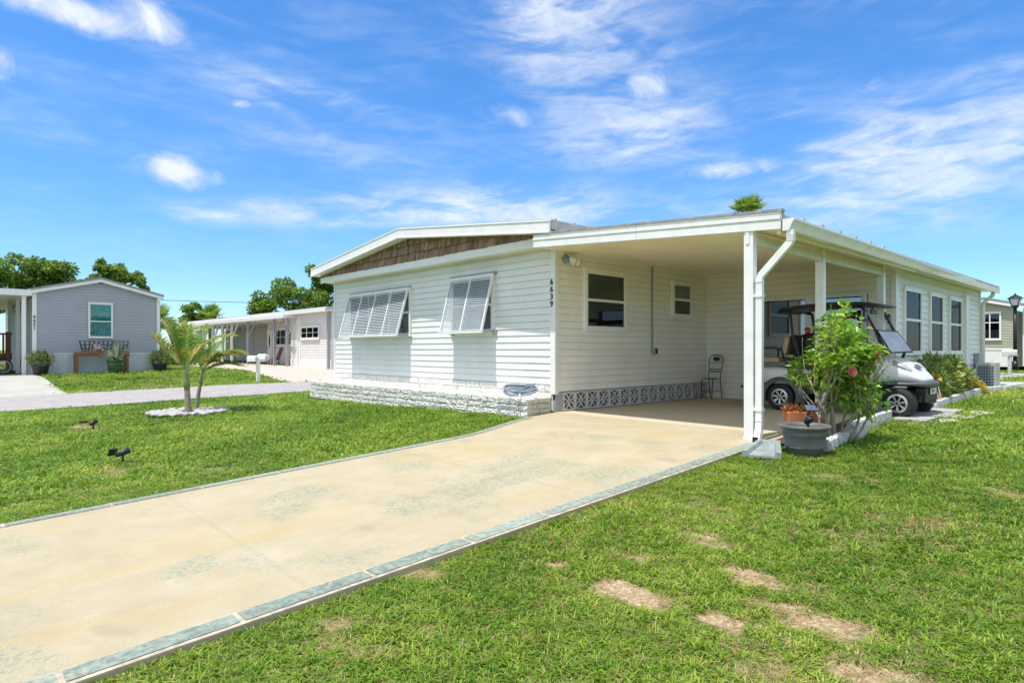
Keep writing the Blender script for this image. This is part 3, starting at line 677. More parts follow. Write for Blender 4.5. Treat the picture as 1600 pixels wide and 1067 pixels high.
b = MB().box(2.79,2.93,-.09,-.02,.975,1.10).build('outlet_box', greym, cd, bevel=.006)
MB().box(2.85,2.915,-.10,-.091,.99,1.085).build('outlet_cover', blackp, b)
db = empty('disconnect_box', (11.2,-3.8,.5), 'small grey electrical box with conduit beside the air conditioner', 'electrical box')
MB().box(11.1,11.42,-3.87,-3.77,.62,.98).build('box', M('grey_box',(.33,.37,.40),.5), db, bevel=.01)
MB().tube([(11.25,-3.82,.62),(11.25,-3.85,.4),(11.1,-3.88,.25),(10.95,-3.9,.22)], .022, 8).build('conduit', blackp, db, smooth=True)
ac = empty('air_conditioner', (10.9,-4.12,.1), 'grey outdoor air conditioner unit standing by the far corner of the sunroom', 'air conditioner')
acm = M('ac_paint', (.55,.54,.51), .4, metal=.3, var=.06)
cx0, cx1, cy0, cy1, z0, z1 = 10.6,11.2,-4.28,-3.9,.12,.72
m = MB(); rr = .09; pts = []
for (cx_, cy_, a0) in ((cx1-rr,cy0+rr,-90),(cx1-rr,cy1-rr,0),(cx0+.02,cy1-.02,90),(cx0+.02,cy0+.02,180)):
    r_ = rr if cx_ > 11 else .02
    for k in range(5): t_ = R(a0+22.5*k); pts.append((cx_+r_*math.cos(t_), cy_+r_*math.sin(t_), z0))
m.prism(pts, (0,0,z1-z0)); m.prism([(p[0]*1.0,p[1],z1) for p in pts], (0,0,.03)); m.build('cabinet', acm, ac, recalc=True)
m = MB()
for k in range(7): m.box(cx0-.012,cx0-.004,cy0+.03+.052*k,cy0+.036+.052*k,z0+.05,z1-.04)
for k in range(8): m.box(cx0-.016,cx0-.010,cy0+.03,cy1-.03,z0+.06+.068*k,z0+.072+.068*k)
m.build('grille', acm, ac); MB().box(cx0-.0035,cx0-.001,cy0+.025,cy1-.025,z0+.04,z1-.035).build('coil', M('coil_blue_grey',(.08,.14,.18),.5), ac)
MB().box(10.5,11.3,-4.36,-3.85,.02,.118).build('slab', padm, ac, bevel=.01)
# hose thrown over the end of the planter
hs_ = empty('garden_hose', (-.42,.35,.25), 'grey garden hose lying in loops on the end of the stone planter', 'hose')
m = MB(); rg = random.Random(12); pts = []; K = 300
ph = [rg.uniform(-.05,.05) for _ in range(12)]
for k in range(K):
    t_ = k/K*2*math.pi*8.3; lp = k/K; q = int(lp*8.3)
    ra = .33+ph[q]+.04*math.sin(3*lp); rb = .10+.6*abs(ph[q+2])
    y_ = .50 + ra*math.cos(t_) + ph[q+1]; sn = math.sin(t_)
    xo = rb*sn - .02*q%3*.01
    pts.append((-.36 + xo, y_, .275 + .011*q + .42*(xo+.13) + .035*max(0., .5-y_)/.33*(1+math.sin(2.1*q)) + .012*math.sin(2*t_+q)))
m.tube(pts, .0145, 6); hsm = M('hose_blue_grey', (.23,.27,.33), .45, var=.15); m.build('coil', hsm, hs_, smooth=True)
m = MB(); m.tube([(-.62,.22,.33),(-.645,.20,.27),(-.65,.19,.19)], [.012,.016,.02], 8); m.build('nozzle', wtrim, hs_, smooth=True)
hw = empty('hose_stand', (-.64,.45,-.03), 'rusty wire hose hanger standing against the planter stones', 'hanger')
m = MB()
for y in (.22,.46,.72): m.tube([(-.66,y,-.08),(-.655,y,.2),(-.60,y,.275),(-.5,y,.268)], .006, 6)
m.tube([(-.66,.22,-.04),(-.66,.72,-.04)], .006, 6); m.tube([(-.655,.22,.2),(-.655,.72,.2)], .006, 6)
m.build('wire_frame', greym, hw)
# bistro chair
bc = empty('bistro_chair', (4.55,-.35,0), 'small black wrought iron bistro chair in the back corner of the carport', 'chair')
s_ = MB(); s_.lathe([(0,.43),(.17,.43),(.18,.438),(.17,.446),(0,.446)], (4.62,-.30,0), 20); s_.build('seat', blackm, bc)
for (x_, y_) in ((4.47,-.17),(4.47,-.43)):
    MB().tube([(x_+.02,y_,.44),(x_-.02,y_,.2),(x_-.03,y_,.0)], .011, 6).build('leg', blackm, bc)
fr = MB()
for y_ in (-.17,-.45): 
    MB().tube([(4.76,y_,.44),(4.80,y_,.2),(4.84,y_,.0)], .011, 6).build('leg', blackm, bc)
for s2 in (-1,1):
    fr.tube([(4.76,-.31+s2*.14,.44),(4.80,-.31+s2*.15,.65),(4.84,-.31+s2*.17,.85),(4.85,-.31+s2*.12,.93),(4.85,-.31,.955)], .010, 6)
fr.tube([(4.83,-.46,.78),(4.83,-.16,.78)], .007, 6); fr.tube([(4.80,-.45,.64),(4.80,-.17,.64)], .007, 6); fr.tube([(4.79,-.45,.58),(4.79,-.17,.58)], .007, 6)
for k in range(5): fr.tube([(4.815,-.40+.045*k,.58),(4.80,-.385+.045*k,.61),(4.805,-.40+.045*k,.64)], .006, 5)
bk = fr.build('backrest', blackm, bc)
m = MB(); m.lathe([(0,-.01),(.07,-.008),(.075,0),(.07,.008),(0,.01)], (0,0,0), 20, 'x')
m.v = [(4.845+a, -.31+b*1.05, .865+c*.62) for a, b, c in m.v]; m.build('medallion', blackm, bk)
m = MB(); m.tube([(4.45,-.17,.17),(4.82,-.17,.17)], .007, 6); m.tube([(4.45,-.45,.17),(4.82,-.45,.17)], .007, 6); m.tube([(4.45,-.30,.16),(4.45,-.44,.16)], .007, 6); m.build('stretcher', blackm, bc)
# ------------------------------------------------------------------ golf cart (nose towards -y)
cart = empty('golf_cart', (3.75,-3.4,0), 'white golf cart with black roof and rear seat parked sideways under the carport edge', 'golf cart')
paint = M('cart_white_paint', (.78,.78,.77), .22, var=.05, scale=2, spec=.6)
gpl = M('grey_plastic', (.10,.105,.115), .5, var=.15); tanv = M('tan_vinyl', (.52,.38,.22), .5, var=.1); blkv = M('black_vinyl', (.014,.014,.016), .4, var=.2)
alloy = M('alloy', (.62,.61,.58), .28, metal=.85, var=.08); rubr = rubber
X0, X1, XC = 3.22, 4.28, 3.75
def loft(mb, rings, close=True, cap=True):
    n = len(rings[0]); vs = [q for r in rings for q in r]; m = len(rings)
    fs = [(i*n+k, i*n+(k+1)%n, (i+1)*n+(k+1)%n, (i+1)*n+k) for i in range(m-1) for k in range(n if close else n-1)]
    if cap: fs += [tuple(range(n-1,-1,-1)), tuple(range((m-1)*n, m*n))]
    return mb.add(vs, fs)
def sect(y, hw, zb, zt, p=2.6, n=28, cx=XC):
    out = []; zc, hz = (zb+zt)/2, (zt-zb)/2
    for k in range(n):
        t = 2*math.pi*k/n; c, s = math.cos(t), math.sin(t)
        out.append((cx+hw*math.copysign(abs(c)**(2/p), c), y, zc+hz*math.copysign(abs(s)**(2/p), s)))
    return out
# wheels
def wheel(x, y, side):
    z = .232; r = .235
    t = MB(); t.lathe([(.135,-.105),(.17,-.115),(.205,-.112),(.228,-.09),(.236,-.05),(.237,0),(.236,.05),(.228,.09),(.205,.112),(.17,.115),(.135,.105)], (x,y,z), 36, 'x')
    for k in range(40):
        a = 2*math.pi*k/40
        for sx in (-.055,.02): t.bar((x+sx,y+.235*math.cos(a),z+.235*math.sin(a)), (x+sx+.035,y+.235*math.cos(a+.05),z+.235*math.sin(a+.05)), .012,.012)
    wo = t.build('wheel', rubr, cart, smooth=True)
    o = -side*.085     # outer face
    q = MB(); q.lathe([(.140,-.10*1),(.137,.0),(.140,.10)], (x,y,z), 36, 'x')
    q.lathe([(.147,-.02),(.147,.02),(.125,.022),(.118,-.01),(.118,-.03),(.147,-.02)], (x-side*.10,y,z), 36, 'x')
    for k in range(7):
        a = 2*math.pi*k/7+.2
        for da in (-.10,.10):
            q.bar((x-side*.098,y+.03*math.cos(a),z+.03*math.sin(a)), (x-side*.104,y+.13*math.cos(a+da),z+.13*math.sin(a+da)), .017,.02,(1,0,0))
    q.lathe([(0,-.03),(.036,-.03),(.036,.03),(0,.03)], (x-side*.095,y,z), 16, 'x')
    ro = q.build('rim', alloy, wo, recalc=True)
    MB().lathe([(0,-.002),(.117,-.002),(.117,.002),(0,.002)], (x-side*.055,y,z), 24, 'x').build('brake_drum', blackp, wo)
    MB().lathe([(0,-.004),(.02,-.004),(.02,.004),(0,.004)], (x-side*.128,y,z), 14, 'x').build('hub_cap', blackp, ro)
for y in (-4.30,-2.46):
    wheel(X0+.06,y,1); wheel(X1-.06,y,-1)
# chassis
m = MB(); m.box(3.32,4.18,-4.50,-2.0,.30,.40); m.box(3.36,4.14,-4.58,-4.1,.26,.36); m.tube([(3.3,-4.3,.235),(4.2,-4.3,.235)], .03, 8); m.tube([(3.3,-2.46,.235),(4.2,-2.46,.235)], .045, 8)
m.box(3.45,4.05,-2.7,-2.1,.22,.4); m.box(3.26,4.24,-3.95,-2.95,.36,.42)
m.build('chassis', blackp, cart)
m = MB(); m.box(3.42,4.08,-4.62,-4.48,.26,.47); m.tube([(3.45,-4.58,.27),(3.6,-4.64,.24),(3.9,-4.64,.24),(4.05,-4.58,.27)], .02, 8); m.build('front_bumper', blackp, cart, bevel=.03)
# rear body
m = MB()
loft(m, [sect(-1.92,.46,.50,.73,4), sect(-2.0,.52,.44,.76,4), sect(-2.3,.53,.43,.77,5), sect(-2.75,.535,.42,.76,5), sect(-3.0,.53,.42,.73,5), sect(-3.12,.50,.42,.66,4)])
m.build('rear_body', paint, cart, smooth=True)
def arch(y, side, r0, r1, a0, a1, w0, name, mat):
    mb = MB(); n = 16; xo = XC - side*.55; rings = []
    for k in range(n+1):
        a = R(a0+(a1-a0)*k/n); c, s = math.cos(a), math.sin(a)
        rings.append([(xo+side*w0, y+r0*c, .232+r0*s), (xo-side*.012, y+r0*c, .232+r0*s), (xo-side*.012, y+(r0+.05)*c, .232+(r0+.05)*s), (xo+side*.03, y+r1*c, .232+r1*s), (xo+side*w0, y+r1*c, .232+r1*s)])
    loft(mb, rings); return mb.build(name, mat, cart, recalc=True)
for sd_ in (1,-1): arch(-2.46, sd_, .275, .37, -15, 195, .30, 'fender', gpl)
for sd_ in (1,-1):
    MB().box(XC-sd_*.46-.05,XC-sd_*.46+.05,-1.925,-1.90,.58,.67).build('tail_light', M('tail_red',(.5,.02,.02),.25), cart, bevel=.012)
# front cowl
hood = [(-3.82,.50,.42,.92),(-3.9,.545,.42,1.0),(-4.03,.55,.44,.985),(-4.16,.55,.50,.935),(-4.28,.535,.52,.875),(-4.39,.50,.53,.80),(-4.48,.45,.54,.725),(-4.55,.37,.55,.65),(-4.59,.26,.56,.61)]
m = MB(); loft(m, [sect(y,hw,zb,zt_,3.2,36) for y,hw,zb,zt_ in hood]); m.build('cowl', paint, cart, smooth=True)
m = MB(); loft(m, [sect(y,hw,zb,zt_,2.6,36) for y,hw,zb,zt_ in [(-3.98,.565,.47,.60),(-4.15,.585,.48,.585),(-4.38,.56,.485,.58),(-4.53,.49,.48,.585),(-4.63,.38,.475,.58),(-4.68,.22,.49,.565)]])
m.build('bumper_skirt', gpl, cart, smooth=True)
m = MB(); m.quad((3.63,-4.385,.818),(3.87,-4.385,.818),(3.87,-4.465,.757),(3.63,-4.465,.757)); m.v = [(a,b-.012,c+.014) for a,b,c in m.v]; m.build('badge', gpl, cart)
for sd_ in (1,-1):
    m = MB(); loft(m, [sect(-4.22,.10,.80,.90,2,16,XC-sd_*.43), sect(-4.36,.09,.74,.84,2,16,XC-sd_*.41), sect(-4.45,.05,.70,.75,2,16,XC-sd_*.37)]); m.build('headlight', M('headlight_lens',(.55,.56,.58),.1,metal=.3), cart, smooth=True)
# licence plate, dash, steering
pt_ = MB().box(3.60,3.92,-4.645,-4.632,.37,.465).build('plate', M('pale_plate',(.62,.68,.58),.4), cart, bevel=.006)
MB().prism([(3.66,-4.647,.395),(3.72,-4.647,.395),(3.72,-4.647,.445),(3.66,-4.647,.445)],(0,-.001,0)).prism([(3.75,-4.647,.395),(3.78,-4.647,.395),(3.80,-4.647,.445),(3.75,-4.647,.445)],(0,-.001,0)).build('plate_print', gpl, pt_)
m = MB(); loft(m, [sect(-3.60,.47,.84,.93,4), sect(-3.72,.52,.80,1.0,4), sect(-3.86,.535,.70,1.02,4), sect(-3.95,.535,.60,1.0,4)]); m.box(3.25,4.25,-3.94,-3.86,.40,.9); m.build('dashboard', gpl, cart, smooth=False)
sw = MB(); sw.tube([(4.0,-3.8,.93),(4.0,-3.52,1.10)], .025, 8); sw.build('steering_column', blackp, cart)
m = MB(); cc = Vector((4.0,-3.50,1.115)); ax = Vector((0,.84,.52)); u_ = Vector((1,0,0)); v_ = ax.cross(u_).normalized()
m.tube([cc+u_*.17*math.cos(t)+v_*.17*math.sin(t) for t in np.linspace(0,2*math.pi,29)], .014, 8)
for t in (.5,2.64,4.71): m.tube([cc, cc+u_*.17*math.cos(t)+v_*.17*math.sin(t)], .012, 6)
m.build('steering_wheel', blackp, cart, smooth=True)
# seats
def cushion(x0,x1,y0,y1,z0,z1,mat,name,bev=.04,parent=cart): return MB().box(x0,x1,y0,y1,z0,z1).build(name, mat, parent, bevel=bev)
m = MB(); m.box(3.27,4.23,-3.05,-2.5,.62,.84); m.build('seat_base', blkv, cart, bevel=.03)
cushion(3.26,4.24,-3.20,-2.72,.80,.92,blkv,'front_seat')
m = MB()
for a,b in ((3.27,3.74),(3.76,4.23)): m.add(*[[(a,-2.78,.95),(b,-2.78,.95),(b,-2.66,.95),(a,-2.66,.95),(a,-2.70,1.33),(b,-2.70,1.33),(b,-2.60,1.33),(a,-2.60,1.33)],[(0,3,2,1),(4,5,6,7),(0,1,5,4),(1,2,6,5),(2,3,7,6),(3,0,4,7)]])
m.build('front_backrest', blkv, cart, bevel=.04)
cushion(3.27,4.23,-2.40,-1.90,.84,.93,tanv,'rear_seat')
m = MB(); m.add([(3.27,-2.52,.97),(4.23,-2.52,.97),(4.23,-2.42,.97),(3.27,-2.42,.97),(3.27,-2.60,1.30),(4.23,-2.60,1.30),(4.23,-2.50,1.30),(3.27,-2.50,1.30)],[(0,3,2,1),(4,5,6,7),(0,1,5,4),(1,2,6,5),(2,3,7,6),(3,0,4,7)]); m.build('rear_backrest', tanv, cart, bevel=.04)
for x in (3.26,4.24):
    m = MB(); m.tube([(x,-2.5,.90),(x,-2.46,1.06),(x,-2.36,1.10),(x,-2.02,1.10),(x,-1.96,1.06),(x,-1.95,.86)], .017, 8); m.build('grab_rail', blackm, cart, smooth=True)
m = MB(); m.box(3.3,4.2,-1.92,-1.66,.36,.40); m.build('rear_footrest', blackp, cart, bevel=.01)
# roof + struts
m = MB(); rf = [(-2.34,.40,1.725,1.745),(-2.39,.50,1.72,1.775),(-2.5,.535,1.755,1.815),(-2.8,.545,1.78,1.85),(-3.1,.545,1.79,1.868),(-3.4,.545,1.79,1.868),(-3.65,.54,1.78,1.86),(-3.85,.52,1.77,1.84),(-3.98,.46,1.765,1.81),(-4.03,.38,1.77,1.785)]
loft(m, [sect(y,hw,zb,zt_,5,32) for y,hw,zb,zt_ in rf]); m.build('roof', M('cart_roof_black',(.016,.016,.018),.35,var=.1), cart, smooth=True)
for x in (3.27,4.23):
    m = MB(); m.tube([(x,-2.46,1.78),(x,-2.60,1.72),(x,-2.64,1.45),(x,-2.66,1.20),(x,-2.72,.82)], [.045,.026,.022,.022,.026], 8); m.build('rear_strut', blackm, cart, smooth=True)
    m = MB(); m.tube([(x,-3.72,1.80),(x,-3.81,1.70),(x,-4.0,1.30),(x,-4.11,1.0),(x,-4.04,.80),(x,-3.96,.55)], [.03,.022,.022,.026,.034,.04], 8); m.build('front_strut', blackm, cart, smooth=True)
# folded windscreen: the upper half hangs over the lower one
wsm = M('smoky_windscreen', (.50,.51,.53), .45, var=.2, scale=4, spec=.8)
m = MB(); a = [(3.24,-4.0,1.375),(4.26,-4.0,1.375),(4.26,-4.22,1.03),(3.24,-4.20,1.02)]
m.prism(a, (0,-.008,-.008)); ws = m.build('windscreen', wsm, cart)
m = MB(); m.tube([a[0],a[1]], .014, 6); m.tube([a[1],a[2]], .010, 6); m.tube([a[3],a[0]], .010, 6); m.tube([a[2],a[3]], .016, 6); m.build('windscreen_trim', blackm, ws)
MB().quad((3.28,-3.94,1.36),(4.22,-3.94,1.36),(4.22,-4.07,1.0),(3.28,-4.07,1.0)).build('lower_windscreen', glassmat('cart_glass',(.7,.7,.7),.1,.9), cart)
m = MB(); m.box(3.62,3.90,-3.80,-3.77,1.66,1.745); m.tube([(3.76,-3.76,1.80),(3.76,-3.78,1.72)], .012, 6); m.build('rear_view_mirror', blackp, cart, bevel=.01)
for sd_ in (1,-1):
    xx = XC - sd_*.60; m = MB(); m.tube([(XC-sd_*.48,-3.80,1.60),(xx,-3.83,1.60)], .010, 6); m.box(xx-.06,xx+.06,-3.87,-3.835,1.52,1.68); m.build('side_mirror', M('navy_plastic',(.02,.03,.06),.35), cart, bevel=.015)
# golf bags strapped behind the front seat
for i, (x, c_) in enumerate(((3.42,(.012,.012,.014)),(3.62,(.02,.025,.06)))):
    g = empty('golf_bag', (x,-2.82,.9), ['black golf bag leaning on the cart seat nearest the camera','dark navy golf bag with red pocket behind the black golf bag'][i], 'golf bag', 'golf bags in the cart')
    g.location = (x-.02, -2.92-.06*i, .93)
    m = MB(); m.tube([(x-.02,-2.92-.06*i,.93),(x-.02,-2.90-.06*i,1.15),(x-.02,-2.87-.06*i,1.34)], [.11,.12,.115], 16); m.build('body', M('bag%d'%i,c_,.5,var=.3), g, smooth=True)
    m = MB(); m.tube([(x-.06,-3.02-.06*i,.98),(x-.06,-3.01-.06*i,1.10)], [.06,.065], 12); m.build('pocket', M('bag_red',(.45,.03,.03),.5), g, smooth=True)
    m = MB(); rg = random.Random(i)
    for k in range(5): m.tube([(x-.02+rg.uniform(-.06,.06),-2.87-.06*i+rg.uniform(-.05,.05),1.33),(x-.02+rg.uniform(-.08,.08),-2.86-.06*i+rg.uniform(-.06,.06),1.40+rg.uniform(0,.05))], [.016,.028], 8)
    m.build('club_covers', M('club_red',(.5,.04,.04),.5,island=.6), g, smooth=True)
# ------------------------------------------------------------------ plants
def unit(a): return a/np.maximum(np.linalg.norm(a, axis=-1, keepdims=True), 1e-9)
def leaf_mesh(pos, dirs, length, width, fold=.25, droop=.0, nrm=None):
    """two-triangle folded leaves; returns verts, faces"""
    n = len(pos); dirs = unit(dirs)
    if nrm is None: nrm = rng.normal(size=(n,3)) + np.array([0,0,1.2])
    sd = unit(np.cross(dirs, nrm)); up = np.cross(sd, dirs)
    length = np.broadcast_to(length, n)[:,None]; width = np.broadcast_to(width, n)[:,None]
    mid = pos + dirs*length*.45
    v = np.stack([pos, mid - sd*width/2 + up*width*fold, pos + dirs*length - np.array([0,0,1])*length*droop, mid + sd*width/2 + up*width*fold], 1).reshape(-1,3)
    b = np.arange(n)[:,None]*4
    f = np.concatenate([b+np.array([[0,1,2]]), b+np.array([[0,2,3]])], 0)
    return v, f
def crown_points(blobs, n, shell=.55):
    """points spread through ellipsoids, denser towards their surface; blobs: (x,y,z,rx,ry,rz)"""
    bl = np.array(blobs, float); wts = (bl[:,3]*bl[:,4]+bl[:,4]*bl[:,5]+bl[:,3]*bl[:,5]); idx = rng.choice(len(bl), n, p=wts/wts.sum())
    d = unit(rng.normal(size=(n,3))); r = shell+(1-shell)*rng.random(n)**.6
    return bl[idx,:3] + d*bl[idx,3:]*r[:,None], d
def subblobs(blobs, k, f=.42, seed=0):
    rg = np.random.default_rng(seed); out = []
    for (x,y,z,a,b,c) in blobs:
        for _ in range(k):
            d = unit(rg.normal(size=3)); s = f*rg.uniform(.6,1.25); q = rg.uniform(.55,1.0)
            out.append((x+d[0]*a*q, y+d[1]*b*q, z+d[2]*c*q, a*s, b*s, c*s*.8))
    return out
oakleaf = leafmat('oak_leaf', [(0,(.055,.125,.022)),(.45,(.13,.24,.035)),(.8,(.21,.33,.05)),(1,(.32,.41,.08))], .5, .45)
def tree(name, label, cat, base, trunk_h, blobs, nleaf, lsize, mat, group=None, k=9, seed=1, tr=.35):
    root = empty(name, base, label, cat, group)
    m = MB(); top = Vector((base[0],base[1],base[2]+trunk_h)); m.tube([base,(base[0]+.1,base[1],base[2]+trunk_h*.5),top], [tr,tr*.8,tr*.7], 10)
    for (x,y,z,a,b,c) in blobs: m.tube([top, ((x+top.x)/2,(y+top.y)/2,(z*.55+top.z*.45)), (x,y,z)], [tr*.6,tr*.35,tr*.12], 6)
    sb = subblobs(blobs, k+3, .33, seed); 
    rg = random.Random(seed)
    for q in rg.sample(sb, min(len(sb), 14)):
        bb = min(blobs, key=lambda t: (t[0]-q[0])**2+(t[1]-q[1])**2+(t[2]-q[2])**2); m.tube([bb[:3], q[:3]], [tr*.2,tr*.06], 5)
    m.build('trunk', bark, root)
    nleaf = int(nleaf*1.7); lsize *= .72; p, d = crown_points(sb, nleaf, .3)
    v, f = leaf_mesh(p, d+rng.normal(size=d.shape)*.8+np.array([0,0,-.1]), lsize*rng.uniform(.6,1.3,nleaf), lsize*.75, .2)
    fastmesh('crown', v, f, mat, root); return root
# frond of a feather palm
def frond(rv, rf, lv, lf, base, az, elev, length, droop, nl=30, ll=.42, lw=.04, wind=(0,0,0), twist=.5, dense=1.):
    pts = []; p = np.array(base, float); e = elev; n = 14
    for i in range(n+1):
        pts.append(p.copy()); st = length/n
        d = np.array([math.cos(e)*math.cos(az), math.cos(e)*math.sin(az), math.sin(e)]); d = d + np.array(wind)*(i/n)*.9; d /= np.linalg.norm(d)
        p = p + d*st; e -= droop/n*(.4+1.2*i/n)
    pts = np.array(pts); b = MB(); b.tube([tuple(q) for q in pts], [max(.003,.014*(1-i/(n+.5))) for i in range(n+1)], 5)
    o = len(rv); rv += b.v; rf += [tuple(k+o for k in f) for f in b.f]
    for j in range(nl):
        t = .16+.82*j/nl; q = t*n; i = min(int(q), n-1); fr = q-i; c = pts[i]*(1-fr)+pts[i+1]*fr; tg = unit(pts[i+1]-pts[i])
        sdv = unit(np.cross(tg, np.array([0,0,1.])+1e-4)); upv = np.cross(sdv, tg)
        for sgn in (-1,1):
            L_ = ll*(math.sin(math.pi*(.12+.80*t))**.7)*rng.uniform(.85,1.12)
            dr = unit(tg*(.75+.5*t) + sgn*sdv*(.95-.25*t) + upv*(twist*rng.uniform(.6,1.1)) + np.array(wind)*.7)
            m1 = c + dr*L_*.5; dr2 = unit(dr + np.array([0,0,-.45-.3*rng.random()]) + np.array(wind)*.5); tp = m1 + dr2*L_*.5
            wv = unit(np.cross(dr, upv))*lw*.5 + upv*lw*.12
            o = len(lv); lv += [tuple(c-wv*.5), tuple(c+wv*.5), tuple(m1+wv), tuple(m1-wv), tuple(tp)]
            lf += [(o,o+1,o+2,o+3),(o+3,o+2,o+4)]
def mesh_from(v, f, name, mat, parent, smooth=False): m = MB(); m.v = v; m.f = f; return m.build(name, mat, parent, smooth=smooth)
palmleaf = leafmat('palm_leaf', [(0,(.08,.20,.025)),(.4,(.16,.31,.035)),(.75,(.27,.38,.05)),(.9,(.45,.42,.11)),(1,(.60,.49,.20))], .4, .3)
palmdry = leafmat('palm_leaf_sunburnt', [(0,(.13,.24,.035)),(.35,(.30,.36,.08)),(.7,(.52,.44,.15)),(1,(.66,.54,.28))], .45, .35)
ptrunk = M('palm_trunk', (.33,.27,.20), .9, var=.35, scale=8, streak=6, bump=.5, bscale=24)
pshaft = M('palm_shaft', (.22,.27,.10), .5, var=.25, scale=5)
def small_palm(base, lean, h1, h2, r, fronds, label, dry):
    root = empty('young_palm', base, label, 'palm tree', 'young palms in the stone ring')
    bx, by, bz = base; m = MB(); n = 14; pts = []; rs = []
    for i in range(n+1):
        t = i/n; pts.append((bx+lean[0]*t**1.5, by+lean[1]*t**1.5, bz-.05+h1*t)); rs.append(r*(1.25-.35*t)*(1+.05*(i%2)))
    m.tube(pts, rs, 12); m.build('trunk', ptrunk, root, smooth=True)
    top = Vector(pts[-1]); t2 = top + Vector((lean[0]*.3, lean[1]*.3, h2))
    m = MB(); m.tube([top-Vector((0,0,.03)), top+(t2-top)*.3, top+(t2-top)*.7, t2], [r*.98, r*1.02, r*.75, r*.45], 12); m.build('crownshaft', pshaft, root, smooth=True)
    for (az, el, L_, dr, dry_) in fronds:
        rv, rf, lv, lf = [], [], [], []
        frond(rv, rf, lv, lf, t2 - Vector((0,0,.06)), az, el, L_, dr, 30, .43, .034, wind=(.42*WR[0], .42*WR[1], -.05))
        st = mesh_from(rv, rf, 'frond', pshaft, root); mesh_from(lv, lf, 'leaflets', palmdry if dry_ else palmleaf, st)
WR = (RT[0]*.95+FW[0]*.1, RT[1]*.95+FW[1]*.1)   # the breeze blows to the picture's right, along the house front
az_r = math.atan2(RT[1], RT[0])
PB1 = (-3.93, 6.78, -.31); PB2 = (-3.60, 7.40, -.31)
small_palm(PB1, (-.02,.02), .62, .44, .058, [(az_r+math.pi-.1,1.0,1.15,.2,1),(az_r+math.pi+.5,1.15,1.1,.2,0),(az_r+math.pi-.8,1.2,1.05,.3,0),(az_r+1.5,1.3,1.1,.5,0),(az_r+.2,1.2,1.25,1.3,1),(az_r+math.pi+.1,.72,1.0,.1,1)], 'thicker young palm with upright windblown fronds in the white stone ring', 0)
small_palm(PB2, (.07,-.06), .70, .28, .040, [(az_r+.05,1.02,1.1,1.75,1),(az_r-.25,.98,1.0,1.6,1),(az_r+.35,1.05,1.0,1.5,0),(az_r+math.pi-.2,1.25,.8,.6,0),(az_r+1.3,1.2,.9,.7,0),(az_r+.1,.6,.85,1.2,0)], 'thinner leaning young palm with fronds bent over to one side', 1)
# white stones round the palms
rg = random.Random(21); protos = []
stm = M('white_rock', (.52,.51,.50), .85, var=.3, scale=12, bump=.6)
for k in range(5):
    m = MB(); n1, n2 = 8, 14; ph = [rg.uniform(0,6) for _ in range(6)]
    for i in range(n1+1):
        for j in range(n2):
            th = math.pi*i/n1; a = 2*math.pi*j/n2; r = 1+.16*math.sin(2*a+ph[0])*math.sin(th)+.12*math.sin(3*a+ph[1]+2*th)+.10*math.cos(2*th+ph[2])
            m.v.append((r*math.sin(th)*math.cos(a), .8*r*math.sin(th)*math.sin(a), .52*r*math.cos(th)))
    m.f = [(i*n2+j, i*n2+(j+1)%n2, (i+1)*n2+(j+1)%n2, (i+1)*n2+j) for i in range(n1) for j in range(n2)]
    protos.append(m.build('white_stone', stm, loc=(0,0,0), smooth=True))
def place_stone(i, x, y, z, s, label):
    p = protos[i % 5]; o = p if not p.get('used') else p.copy()
    if p.get('used'): COL.objects.link(o)
    p['used'] = 1; o.location = (x, y, z); o.scale = (s, s*rg.uniform(.8,1.1), s*rg.uniform(.7,1.)); o.rotation_euler = (rg.uniform(-.2,.2), rg.uniform(-.2,.2), rg.uniform(0,6.28))
    tag(o, label, 'stone', 'white stones ringing the two young palms')
CX, CY = -3.88, 6.98
ax1 = Vector((RT[0],RT[1])); ax2 = Vector((FW[0],FW[1])); cnt = 0
for ring, (ra, rb, n) in enumerate(((.74,.58,24),(.55,.42,18),(.34,.27,10))):
    for k in range(n):
        t = 2*math.pi*(k+rg.uniform(-.25,.25))/n; p = ax1*(ra*math.cos(t)) + ax2*(rb*math.sin(t)); x, y = CX+p.x, CY+p.y
        if min(math.hypot(x-PB1[0],y-PB1[1]), math.hypot(x-PB2[0],y-PB2[1])) < .12: continue
        place_stone(cnt, x, y, float(zt(x,y))+.055, rg.uniform(.085,.125), 'rough white stone in the ring around the two young palms'); cnt += 1
for p in protos:
    if 'used' in p.keys(): del p['used']
for o in list(COL.objects):
    if 'used' in o.keys(): del o['used']
